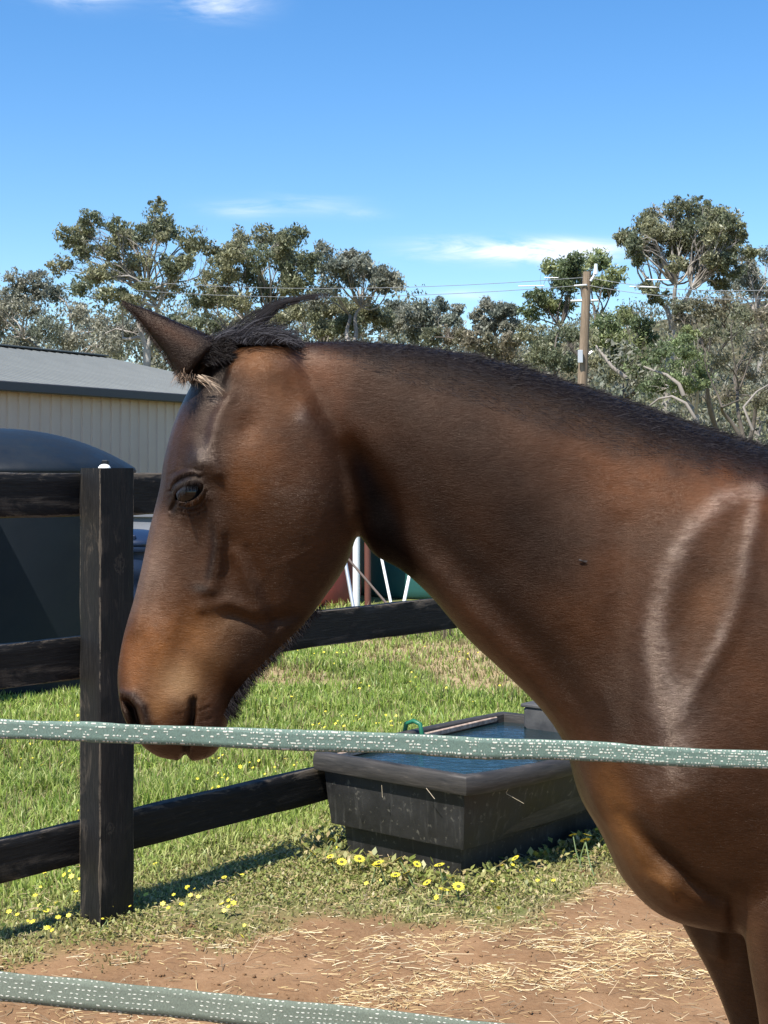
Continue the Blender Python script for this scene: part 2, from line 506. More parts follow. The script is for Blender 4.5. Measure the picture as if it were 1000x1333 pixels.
# ================================================================== TROUGH
N0 = P(607, 1011, 5.35); N0.z = 0
QV = Vector((-D.y, D.x, 0))         # across, away to the left
TW, TL = 0.757, 1.30
trough = empty('water_trough', N0)
tag(trough, 'black moulded poly water trough standing on the grass behind the horse, full of water', 'trough')
m = Mat('black_trough_plastic', rough=0.5, spec=0.4)
c = m.coord('Object')
spots = m.noise(c, 38, 3, 0.6); big = m.noise(c, 5, 6, 0.7)
streak = m.noise(m.coord('Object', (14, 14, 1.2)), 3, 5, 0.65)
base_c = m.ramp(big, [(0.3, (0.010, 0.010, 0.0105)), (0.7, (0.030, 0.029, 0.027))])
base_c = m.mix(m.ramp(spots, [(0.62, 0.0), (0.72, 0.5)]), base_c, (0.16, 0.15, 0.12))
base_c = m.mix(m.ramp(streak, [(0.55, 0.0), (0.75, 0.35)]), base_c, (0.14, 0.135, 0.12))
m.color(base_c); m.rough(m.ramp(big, [(0.3, 0.42), (0.7, 0.7)])); m.bump(m.noise(c, 30, 5, 0.6), 0.35, 0.003); m.bump(m.noise(c, 5, 3, 0.5), 0.3, 0.01)
M_trough = m.m
def outline(inset, bow, n=26, tw=None):
    pts = []
    u0, u1, v0, v1 = inset, TL - inset, inset, TW - inset
    for i in range(n):
        u = u0 + (u1 - u0) * i / n
        pts.append((u, v0 - bow * math.sin(math.pi * (i / n)) ** 0.75 if i else v0))
    for i in range(8): pts.append((u1 + 0.5 * bow * math.sin(math.pi * i / 8) * 0.3, v0 + (v1 - v0) * i / 8))
    for i in range(n): pts.append((u1 + (u0 - u1) * i / n, v1 + 0.25 * bow * math.sin(math.pi * i / n)))
    for i in range(8): pts.append((u0, v1 + (v0 - v1) * i / 8))
    return [N0 + D * u + QV * v for (u, v) in pts]
def rings(levels, cap_bottom=False, cap_top=False):
    b = MB(); vs = []; n = None
    for (ins_, bow, z) in levels:
        o_ = outline(ins_, bow); n = len(o_)
        vs += [p + UP * z for p in o_]
    fs = []
    for i in range(len(levels) - 1):
        for k in range(n):
            k2 = (k + 1) % n
            fs.append((i * n + k, i * n + k2, (i + 1) * n + k2, (i + 1) * n + k))
    if cap_bottom: fs.append(tuple(range(n - 1, -1, -1)))
    if cap_top: fs.append(tuple((len(levels) - 1) * n + k for k in range(n)))
    b.add(vs, fs); return b
b = rings([(0.10, 0.0, -0.03), (0.088, 0.005, 0.094), (0.052, 0.02, 0.102), (0.05, 0.02, 0.108), (0.040, 0.06, 0.2), (0.030, 0.085, 0.322)], True)
b.build('basin', M_trough, trough, auto=32)
m = Mat('worn_rim_plastic', rough=0.55, spec=0.4)
c = m.coord('Object'); cb = m.coord('Object', (3, 3, 26))
cc = m.ramp(m.noise(cb, 2.5, 6, 0.7, 0.6), [(0.3, (0.016, 0.015, 0.014)), (0.6, (0.045, 0.040, 0.035)), (0.8, (0.12, 0.10, 0.08))])
m.color(cc); m.bump(m.noise(cb, 4, 5, 0.6), 0.4, 0.003); m.bump(m.noise(c, 60, 3, 0.6), 0.3, 0.001)
b = rings([(0.034, 0.085, 0.318), (0.002, 0.10, 0.319), (0.0, 0.102, 0.324), (-0.003, 0.105, 0.350), (0.0, 0.105, 0.380), (0.005, 0.105, 0.388), (0.012, 0.104, 0.391), (0.036, 0.10, 0.390), (0.044, 0.10, 0.384), (0.048, 0.095, 0.36), (0.056, 0.09, 0.25), (0.075, 0.07, 0.12)], False, True)
b.build('rim', m.m, trough, auto=40)
# water
m = Mat('trough_water', rough=0.03, spec=0.6, color=(0.006, 0.018, 0.022))
m.b.inputs['IOR'].default_value = 1.45
c = m.coord('Object', (1, 1, 1), (0, 0, -0.4))
cw = m.coord('Object', (7, 17, 1), (0, 0, 0.35))
m.bump(m.noise(cw, 2.2, 4, 0.6, 0.8), 0.30, 0.012)
b = MB(); o_ = outline(0.053, 0.09)
b.add([p + UP * 0.352 for p in o_], [tuple(range(len(o_)))])
tag(b.build('water_surface', m.m, None, off=None), 'blue rippled water filling the black trough to just below its rim', 'water')
# wooden batten along the inside of the far rim
m = Mat('bleached_batten', rough=0.8, color=(0.4, 0.3, 0.22))
m.color(m.ramp(m.noise(m.coord('Object', (30, 30, 30)), 1.5, 5), [(0.3, (0.22, 0.15, 0.11)), (0.7, (0.50, 0.38, 0.29))]))
b = MB()
for (u0, v0, u1, v1) in ((0.07, TW - 0.058, TL - 0.10, TW - 0.040),):
    A = N0 + D * u0 + QV * v0 + UP * 0.368; B = N0 + D * u1 + QV * v1 + UP * 0.370
    ax = (B - A).normalized(); nn = ax.cross(UP).normalized()
    b.box((A + B) / 2, ((B - A).length, 0.016, 0.022), (ax, nn, nn.cross(ax)), 0.003)
tag(b.build('wooden_batten', m.m, None), 'bleached timber batten lying along the inside of the far trough rim', 'batten')
# valve cover
M_cover = Mat('grey_cover_plastic', rough=0.6)
c = M_cover.coord('Object'); M_cover.color(M_cover.ramp(M_cover.noise(c, 9, 6, 0.7), [(0.3, (0.03, 0.03, 0.031)), (0.7, (0.085, 0.082, 0.078))])); M_cover.bump(M_cover.noise(c, 40, 4), 0.3, 0.003)
b = MB()
cc_ = N0 + D * 1.30 + QV * 0.30
b.box(cc_ + UP * 0.395, (0.26, 0.50, 0.11), (D, QV, UP), 0.012)
b.build('valve_cover', M_cover.m, trough, auto=30)
b = MB()
b.box(cc_ + UP * 0.455, (0.275, 0.515, 0.016), (D, QV, UP), 0.004)
b.build('cover_lid', M_cover.m, trough, auto=30)
# green hose end hooked over rim
m = Mat('green_hose_rubber', rough=0.45, color=(0.01, 0.12, 0.06))
b = MB()
hb = N0 + D * 0.615 + QV * (TW - 0.02)
b.tube([hb + NQ * 0.045 + UP * 0.30, hb + NQ * 0.045 + UP * 0.385, hb + NQ * 0.035 + UP * 0.425, hb + UP * 0.435, hb - NQ * 0.04 + UP * 0.42, hb - NQ * 0.055 + UP * 0.36, hb - NQ * 0.06 + UP * 0.1, hb - NQ * 0.10 + UP * 0.01], 0.010, 10)
tag(b.build('green_hose', m.m, None, smooth=True), 'short green hose hooked over the far rim of the black trough', 'hose')

# ================================================================== TANKS
m = Mat('dark_tank_poly', rough=0.5, spec=0.35)
c = m.coord('Object')
m.color(m.ramp(m.noise(c, 2.0, 5), [(0.3, (0.004, 0.007, 0.011)), (0.7, (0.007, 0.012, 0.017))]))
m.rough(m.ramp(m.noise(c, 7, 5, 0.7), [(0.3, 0.45), (0.7, 0.62)]))
m.bump(m.noise(c, 3, 3), 0.15, 0.02)
M_tank = m.m
def water_tank(name, c, r, h, dome, mat, lidmat, label, ribs=3):
    t = empty(name, c); tag(t, label, 'water tank')
    b = MB(); prof = [(r * 0.98, 0.0), (r, 0.03)]
    for i in range(1, ribs * 8):
        z = h * i / (ribs * 8)
        prof.append((r + 0.012 * math.sin(i * math.pi / 4) * (0 if ribs == 4 else 1), z))
    prof += [(r, h - 0.05), (r + 0.02, h - 0.045), (r + 0.025, h - 0.02), (r + 0.02, h)]
    b.lathe(c, prof, 96); b.build('tank_wall', mat, t, auto=50)
    b = MB(); pr = [(r + 0.022, h + 0.003), (r + 0.03, h + 0.02), (r + 0.02, h + 0.045)]
    for i in range(1, 19):
        f_ = 1 - i / 18.5
        pr.append(((r + 0.015) * f_, h + 0.05 + (dome - 0.05) * (1 - f_ ** 2.3)))
    b.lathe(c, pr, 96); b.build('tank_lid', lidmat, t, auto=50)
    for (dx, dz) in ((0.18, 0.055), (0.90, 0.055)):
        yy = -math.sqrt(max(r * r - (dx * r) ** 2, 0)) * 0.93
        b = MB(); b.box(Vector(c) + Vector((dx * r, yy, h + dz + 0.02)), (0.045, 0.05, 0.045), None, 0.006)
        b.build('lifting_lug', lidmat, t)
    return t
tc = P(-14, HY, 10.7); tc.z = 0
water_tank('water_tank', tc, 1.035, 1.50, 0.335, M_tank, M_tank, 'big dark blue water tank with domed lid behind the fence post', 4)
tl = tc + Vector((-3.3, 0.9, 0))  # made-up tank, unseen, put in as a shadow caster
t2 = water_tank('water_tank', tl, 1.0, 2.1, 0.3, M_tank, M_tank, 'taller dark water tank to the left of the domed tank, out of view and added for its shadow', 3)
# steel locker left of the tank, unseen, added so its top edge shades it
lk = empty('shadow_blocker', Vector((-3.62, 9.15, 0))); tag(lk, 'tall green locker standing left of the domed tank', 'blocker')
M_blocker = Mat('blocker_paint', rough=0.5, color=(0.05, 0.09, 0.07)).m
la = Vector((-0.295, 0.955, 0)).normalized(); lb = Vector((0.955, 0.295, 0))
b = MB(); b.box(Vector((-3.62, 9.15, 1.10)), (0.86, 1.24, 2.16), (la, lb, UP), 0.01); b.build('blocker_body', M_blocker, lk)
b = MB(); b.box(Vector((-3.62, 9.15, 2.19)), (0.92, 1.32, 0.03), (la, lb, UP), 0.006); b.build('blocker_top', M_blocker, lk)
for s_ in (-0.31, 0.31):
    b = MB(); b.box(Vector((-3.62, 9.15, 1.12)) - la * 0.437 + lb * s_, (0.012, 0.58, 1.95), (la, lb, UP), 0.004); b.build('blocker_panel', M_blocker, lk)
# small tank behind the horse's nose
M_grey = Mat('pale_grey_tank', rough=0.6, color=(0.17, 0.18, 0.20)).m
tcc = P(250, HY, 15.2); tcc.z = 0
water_tank('grey_tank', tcc, 0.85, 1.12, 0.18, M_grey, M_grey, 'pale grey water tank between the fence post and the nose of the horse')
m = Mat('blue_barrel_plastic', rough=0.4, color=(0.008, 0.018, 0.045)); 
tcc = P(172, HY, 13.0); tcc.z = 0
water_tank('small_tank', tcc, 0.36, 0.87, 0.14, m.m, m.m, 'small navy blue tank low behind the fence post')

# red tank, green tank and steelwork seen under the horse's throat
m = Mat('red_tank_steel', rough=0.6); c = m.coord('Object')
m.color(m.ramp(m.noise(c, 3, 6, 0.7), [(0.3, (0.17, 0.028, 0.018)), (0.7, (0.26, 0.05, 0.03))])); m.bump(m.noise(c, 20, 4), 0.2, 0.004)
tcc = P(372, HY, 17.2); tcc.z = 0
water_tank('red_tank', tcc, 0.88, 2.15, 0.2, m.m, m.m, 'rusty red water tank seen below the jaw of the horse')
m = Mat('green_tank_poly', rough=0.42, color=(0.022, 0.095, 0.085)); 
tcc = P(575, HY, 18.6); tcc.z = 0
water_tank('green_tank', tcc, 1.12, 2.3, 0.25, m.m, m.m, 'dark green water tank seen through the gap under the horse throat')
def pole(name, p0, p1, Y, r, mat, label, cat, Yb=None):
    a = P(p0[0], p0[1], Y); b_ = P(p1[0], p1[1], Yb or Y)
    d = (b_ - a).normalized(); t = -(a.z + 0.02) / d.z if abs(d.z) > 1e-4 else 0
    bot = a + d * t
    top = a - d * 0.0
    mb = MB(); mb.tube([bot, top], r, 12); o = mb.build(name, mat, None, smooth=False, auto=40)
    return tag(o, label, cat)
M_wpaint = Mat('white_painted_steel', rough=0.45, color=(0.80, 0.80, 0.78)).m
M_galv = Mat('galvanised_pipe', rough=0.45, metal=0.6, color=(0.62, 0.63, 0.64)).m
M_brownp = Mat('brown_primer_post', rough=0.7, color=(0.13, 0.045, 0.03)).m
pole('steel_post', (464, 560), (464, 796), 14.6, 0.036, M_wpaint, 'white painted steel post beside the red tank, under the horse jaw', 'post')
pole('timber_post', (478, 560), (479, 798), 15.6, 0.035, M_brownp, 'red brown square post just right of the white steel post', 'post')
pole('leaning_pipe', (444, 700), (461, 796), 14.3, 0.018, M_galv, 'galvanised pipe leaning on the left of the white steel post', 'pipe', 14.1)
pole('leaning_pipe', (497, 727), (510, 790), 14.4, 0.014, M_wpaint, 'thin white pipe leaning left in front of the green tank', 'pipe', 14.2)
pole('leaning_pipe', (534, 745), (525, 789), 14.4, 0.017, M_wpaint, 'short pale pipe leaning right in front of the green tank', 'pipe', 14.2)
pole('leaning_pipe', (440, 712), (507, 790), 14.0, 0.012, Mat('dull_brown_rod', rough=0.7, color=(0.16, 0.12, 0.10)).m, 'thin brown rod slanting across the white post to the ground', 'rod', 13.9)

# ================================================================== SHED
SD = Vector((1150, 1900, 0)).normalized(); SN = Vector((SD.y, -SD.x, 0))
S0 = P(0, HY, 18.0); S0.z = 0
shed = empty('shed', S0)
tag(shed, 'long beige corrugated steel shed with grey roof behind the tank and fence', 'shed')
m = Mat('beige_cladding', rough=0.5, spec=0.4); c = m.coord('Object')
m.color(m.ramp(m.noise(c, 0.9, 5, 0.6), [(0.3, (0.56, 0.43, 0.335)), (0.7, (0.64, 0.50, 0.395))])); M_clad = m.m
m = Mat('grey_roof_steel', rough=0.5, spec=0.4); c = m.coord('Object')
m.color(m.ramp(m.noise(c, 1.3, 6, 0.65), [(0.3, (0.092, 0.100, 0.094)), (0.7, (0.118, 0.126, 0.118))])); M_roof = m.m
M_gutter = Mat('dark_gutter_steel', rough=0.5, color=(0.045, 0.043, 0.045)).m
EAVE, RISE, RUN = 2.56, 1.09, 5.2
SH = 0.76
# one wall sheet with four square ribs, one roof sheet; shared between all
def sheet_profile():
    pr = []; 
    for k in range(4):
        a = k * SH / 4
        pr += [(a + 0.0, 0.0), (a + 0.105, 0.0), (a + 0.12, 0.022), (a + 0.165, 0.022), (a + 0.18, 0.0)]
    pr.append((SH - 0.002, 0.0)); return pr
def sheet_mesh(name, A, Bv, nrm, mat, flip=False):
    pr = sheet_profile(); V = []; fs = []
    for (t, h_) in pr:
        for base_ in (A, Bv): V.append(SD * t + base_ + nrm * h_)
    for i in range(len(pr) - 1): fs.append((2 * i, 2 * i + 2, 2 * i + 3, 2 * i + 1))
    k = len(V)
    V += [v - nrm * 0.004 for v in V]; fs += [tuple(k + q for q in f[::-1]) for f in fs[:]]
    me = bpy.data.meshes.new(name); me.from_pydata([tuple(v) for v in V], [], fs); me.materials.append(mat); me.update(); return me
wall_me = sheet_mesh('cladding_sheet', Vector((0, 0, 0)), Vector((0, 0, EAVE)), SN, M_clad)
roofN = (SN * RISE + UP * RUN).normalized()
roof_me = sheet_mesh('roof_sheet', SN * 0.12 + UP * (EAVE + 0.02), -SN * RUN + UP * (EAVE + 0.02 + RISE), roofN, M_roof)
end_a, end_b = -9, 10
for k in range(end_a, end_b):
    o = bpy.data.objects.new('cladding_sheet', wall_me); COL.objects.link(o); o.parent = shed; o.location = SD * SH * k
    o = bpy.data.objects.new('roof_sheet', roof_me); COL.objects.link(o); o.parent = shed; o.location = SD * SH * k
Lsh = SH * (end_b - end_a); mid = S0 + SD * SH * (end_a + end_b) / 2
b = MB(); b.box(mid + SN * 0.17 + UP * (EAVE + 0.015), (Lsh, 0.12, 0.12), (SD, -SN, UP), 0.01); b.build('gutter', M_gutter, shed)
b = MB(); b.box(mid - SN * RUN + UP * (EAVE + RISE + 0.045), (Lsh, 0.35, 0.03), (SD, -SN, UP), 0.008); b.build('ridge_cap', M_roof, shed)
b = MB()
e0 = S0 + SD * SH * end_b
e1 = S0 + SD * SH * end_a
for e in (e0, e1):
    vs_ = [e, e - SN * 2 * RUN, e - SN * 2 * RUN + UP * EAVE, e - SN * RUN + UP * (EAVE + RISE), e + UP * EAVE]
    b.add(vs_, [(0, 1, 2, 3, 4)])
b.add([e0 - SN * 2 * RUN, e1 - SN * 2 * RUN, e1 - SN * 2 * RUN + UP * EAVE, e0 - SN * 2 * RUN + UP * EAVE], [(0, 1, 2, 3)])
b.build('far_walls', M_clad, shed)
b = MB()
b.add([e0 - SN * RUN + UP * (EAVE + RISE), e1 - SN * RUN + UP * (EAVE + RISE), e1 - SN * (2 * RUN + 0.1) + UP * EAVE, e0 - SN * (2 * RUN + 0.1) + UP * EAVE], [(0, 1, 2, 3)])
b.build('far_roof', M_roof, shed)

# ================================================================== POWER POLE
m = Mat('pole_timber', rough=0.85); c = m.coord('Object', (6, 6, 0.5))
m.color(m.ramp(m.noise(c, 3, 6, 0.65), [(0.3, (0.12, 0.085, 0.055)), (0.6, (0.25, 0.185, 0.125)), (0.8, (0.38, 0.30, 0.22))])); m.bump(m.noise(c, 4, 4), 0.5, 0.02)
YP = 48.0
pb = P(758.5, 493, YP); pt = P(764.5, 354, YP); pd = (pt - pb).normalized(); pbase = pb - pd * (pb.z / pd.z)
pole_o = empty('power_pole', (pbase.x, pbase.y, 0)); tag(pole_o, 'brown timber power pole with wires standing among the trees above the horse neck', 'power pole')
b = MB(); b.tube([pbase - UP * 0.1, pb, (pb + pt) / 2, pt], [0.20, 0.165, 0.15, 0.135], 14); b.build('pole_shaft', m.m, pole_o, auto=40)
b = MB(); b.tube([P(743, 392, YP), P(779, 391, YP)], 0.045, 6); b.build('crossarm', M_galv, pole_o)
b = MB(); b.tube([P(748, 372, YP + .1), P(764, 371, YP - .2)], 0.035, 6); b.build('crossarm', M_galv, pole_o)
M_fit = Mat('pale_grey_fitting', rough=0.4, color=(0.62, 0.66, 0.68)).m
b = MB(); b.tube([P(769, 366, YP - .2), P(773, 360, YP - .2), P(775.5, 355, YP - .2)], 0.05, 6); b.build('bracket', M_fit, pole_o)
b = MB(); b.tube([P(775.5, 357, YP - .2), P(776, 343.5, YP - .2)], [0.085, 0.05], 8); b.build('fuse_carrier', M_fit, pole_o)
b = MB(); b.box(P(755.5, 464, YP - .25), (0.16, 0.1, 0.42), None, 0.01); b.build('meter_box', M_galv, pole_o)
b = MB(); b.tube([P(765, 462, YP), P(771, 458, YP)], 0.05, 6); b.build('pole_step', M_galv, pole_o)
M_wire = Mat('dull_wire', rough=0.5, metal=0.4, color=(0.28, 0.29, 0.30)).m
def wire(pts, r, name, label):
    b = MB()
    for (a, c_) in zip(pts[:-1], pts[1:]):
        n = 14; L = [a.lerp(c_, i / n) - UP * (4 * 0.35 * (i / n) * (1 - i / n)) for i in range(n + 1)]
        b.tube(L, r, 4)
    return tag(b.build(name, M_wire, None), label, 'wire')
w1 = wire([P(180, 366, 66), P(764, 361, YP), P(1130, 366, 40)], 0.010, 'power_line', 'upper thin overhead wire running to the power pole')
w2 = wire([P(180, 378, 66), P(764, 371, YP), P(1130, 378, 40)], 0.010, 'power_line', 'lower thin overhead wire running to the power pole')
for (a, c_, Y0_, Y1_, lab) in (((709, 361.5), (727, 361.5), 49.6, 49.0, 'short white wire cover left of the pole on the upper wire'), ((675, 372.5), (709, 371.8), 50.4, 49.5, 'long white wire cover left of the pole on the lower wire'),
                     ((842, 364), (871, 364.5), 46.0, 45.2, 'white wire cover right of the pole on the upper wire'), ((820, 373), (855, 374), 46.7, 45.6, 'white wire cover right of the pole on the lower wire')):
    b = MB(); b.tube([P(a[0], a[1], Y0_), P(c_[0], c_[1], Y1_)], 0.019, 6)
    tag(b.build('wire_cover', M_wpaint, None), lab, 'wire cover', 'white spiral covers on the overhead wires')

# ================================================================== TREES
def leaf_mat(name, stops, tr=0.25):
    m = Mat(name, rough=0.45, spec=0.4)
    a = m.attr()
    m.color(a)
    # thin leaves let some light through
    t = m.n.new('ShaderNodeBsdfTranslucent'); m.l.new(a, t.inputs[0])
    mx = m.n.new('ShaderNodeMixShader'); mx.inputs[0].default_value = tr
    m.l.new(m.b.outputs[0], mx.inputs[1]); m.l.new(t.outputs[0], mx.inputs[2])
    m.l.new(mx.outputs[0], m.n['Material Output'].inputs[0])
    return m.m
M_leaf = leaf_mat('gum_leaves', None, 0.35)
m = Mat('gum_bark', rough=0.85); c = m.coord('Object')
m.color(m.ramp(m.noise(c, 1.2, 6, 0.65), [(0.3, (0.14, 0.115, 0.095)), (0.5, (0.28, 0.25, 0.215)), (0.7, (0.46, 0.43, 0.39))])); M_bark = m.m
m = Mat('dark_bark', rough=0.9); c = m.coord('Object')
m.color(m.ramp(m.noise(c, 1.2, 6, 0.65), [(0.3, (0.06, 0.05, 0.042)), (0.6, (0.15, 0.125, 0.10)), (0.8, (0.30, 0.27, 0.23))])); M_bark2 = m.m

def leaves_np(centers, n_each, rad, lsize, cols, r_, droop=0.5, flat=0.75):
    """elongated leaf faces scattered in small hanging clumps"""
    n = len(centers) * n_each
    C = np.repeat(centers, n_each, axis=0)
    rr = np.repeat(rad, n_each)
    d = r_.normal(size=(n, 3)); d /= np.linalg.norm(d, axis=1, keepdims=True)
    q = r_.random(n) ** 0.6
    pos = C + d * (rr * q)[:, None] * np.array([1, 1, flat])
    # leaf axis hangs down with scatter
    ax = r_.normal(size=(n, 3)); ax /= np.linalg.norm(ax, axis=1, keepdims=True)
    ax = ax + np.array([0, 0, -droop * 1.6]); ax /= np.linalg.norm(ax, axis=1, keepdims=True)
    sd = np.cross(ax, r_.normal(size=(n, 3))); sd /= np.linalg.norm(sd, axis=1, keepdims=True)
    L = lsize * (0.6 + 0.8 * r_.random(n)); W = L * (0.13 + 0.12 * r_.random(n))
    a = pos - ax * (L / 2)[:, None]; c_ = pos + ax * (L / 2)[:, None]
    b = pos + sd * W[:, None]; d_ = pos - sd * W[:, None]
    V = np.stack([a, b, c_, d_], 1).reshape(-1, 3)
    Fq = np.arange(4 * n).reshape(n, 4)
    base = np.repeat(cols, n_each, axis=0)
    tint = base * (0.62 + 0.76 * r_.random((n, 1)))
    return V, Fq, np.repeat(tint, 4, axis=0)

def curve(a, b, r_, bend=0.12, n=6):
    a = np.array(a, float); b = np.array(b, float); L = np.linalg.norm(b - a)
    off = r_.normal(size=3) * L * bend; off2 = r_.normal(size=3) * L * bend * 0.5
    pts = []
    for i in range(n + 1):
        t = i / n
        pts.append(a * (1 - t) + b * t + off * math.sin(math.pi * t) + off2 * math.sin(2 * math.pi * t) + np.array([0, 0, 0.10 * L * math.sin(math.pi * t)]))
    return pts

PAL = {'olive': [(0.105, 0.115, 0.052), (0.135, 0.14, 0.066), (0.085, 0.10, 0.048)],
       'grey': [(0.125, 0.135, 0.085), (0.155, 0.16, 0.10), (0.10, 0.115, 0.072)],
       'green': [(0.095, 0.125, 0.045), (0.14, 0.165, 0.058), (0.075, 0.10, 0.038)],
       'brown': [(0.100, 0.098, 0.050), (0.085, 0.092, 0.045), (0.122, 0.112, 0.062)]}
PAL = {k: [tuple(min(q * w_, 1) for q, w_ in zip(c, (1.88, 1.80, 2.2))) for c in v] for k, v in PAL.items()}
def gum_tree(name, label, Y, base_px, fork_py, lobes, pal, seed, dens=1.0, lsize=0.30, bark=None, base_z=0.0, group=None, trunk_r=0.28, cat='tree', extra_forks=None):
    r_ = np.random.default_rng(seed)
    k = Y / F
    base = np.array(P(base_px, HY, Y)); base[2] = base_z - 0.2
    fork = np.array(P(base_px + r_.uniform(-8, 8), fork_py, Y))
    t = empty(name, Vector((base[0], base[1], base_z))); tag(t, label, cat, group)
    b = MB()
    mid = (base + fork) / 2 + r_.normal(size=3) * 0.15
    b.tube([base, mid, fork], [trunk_r * 1.25, trunk_r, trunk_r * 0.85], 8, cap=False)
    forks = [fork]
    for ef in (extra_forks or []):
        p = np.array(P(ef[0], ef[1], Y + r_.uniform(-1.5, 1.5)))
        pts = curve(fork, p, r_, 0.06); b.tube(pts, list(np.linspace(trunk_r * 0.62, trunk_r * 0.34, len(pts))), 7, cap=False)
        forks.append(p)
    cents = []; rads = []; cols = []
    palette = np.array(PAL[pal])
    # smaller foliage sprays between neighbouring limbs
    extra = []
    for i_, a_ in enumerate(lobes):
        for b_ in lobes[i_ + 1:]:
            dd_ = math.hypot(a_[0] - b_[0], a_[1] - b_[1])
            if dd_ < 36 and r_.random() < 0.42:
                f_ = r_.uniform(0.35, 0.65); extra.append((a_[0] * f_ + b_[0] * (1 - f_) + r_.normal(0, 3), a_[1] * f_ + b_[1] * (1 - f_) + r_.normal(0, 3), min(a_[2], b_[2]) * 0.8))
    lobes = lobes + extra[:int(len(lobes) * 0.75)]
    for (lx, ly, lr) in lobes:
        lc = np.array(P(lx, ly, Y + r_.uniform(-1, 1) * 2.2)); R_ = lr * k
        fk = min(forks, key=lambda f: np.linalg.norm(f - lc) + (3 if f[2] > lc[2] else 0))
        pts = curve(fk, lc + np.array([0, 0, -0.3 * R_]), r_, 0.09)
        r0 = trunk_r * (0.30 if fk is fork else 0.24)
        b.tube(pts, list(np.linspace(r0, r0 * 0.3, len(pts))), 6, cap=False)
        ns = max(7, int(26 * dens * (R_ / 0.7) ** 1.2))
        d = r_.normal(size=(ns, 3)); d /= np.linalg.norm(d, axis=1, keepdims=True)
        d[:, 2] = d[:, 2] * 0.8 + 0.12
        sp = lc + d * R_ * (0.2 + 0.85 * r_.random((ns, 1)) ** 0.6)
        for s_ in sp[:9]:
            st = pts[r_.integers(3, len(pts))]
            pp = curve(st, s_, r_, 0.12, 4); b.tube(pp, [r0 * 0.28, r0 * 0.2, r0 * 0.14, r0 * 0.09, r0 * 0.05], 4, cap=False)
        cents.append(sp); rads.append(np.full(ns, 1) * R_ * r_.uniform(0.28, 0.75, ns))
        lobe_t = palette[r_.integers(0, len(palette))] * (0.85 + 0.3 * r_.random())
        cols.append(lobe_t[None, :] * (0.85 + 0.3 * r_.random((ns, 1))))
    b.build('trunk', bark or M_bark, t, auto=60)
    cents = np.concatenate(cents); rads = np.concatenate(rads); cols = np.concatenate(cols)
    ne = max(14, int(33 * dens))
    V, Fq, C = leaves_np(cents, ne, rads, lsize, cols, r_)
    mesh_np('crown', V, Fq, M_leaf, t, col=C, off=(base[0], base[1], base_z))
    return t
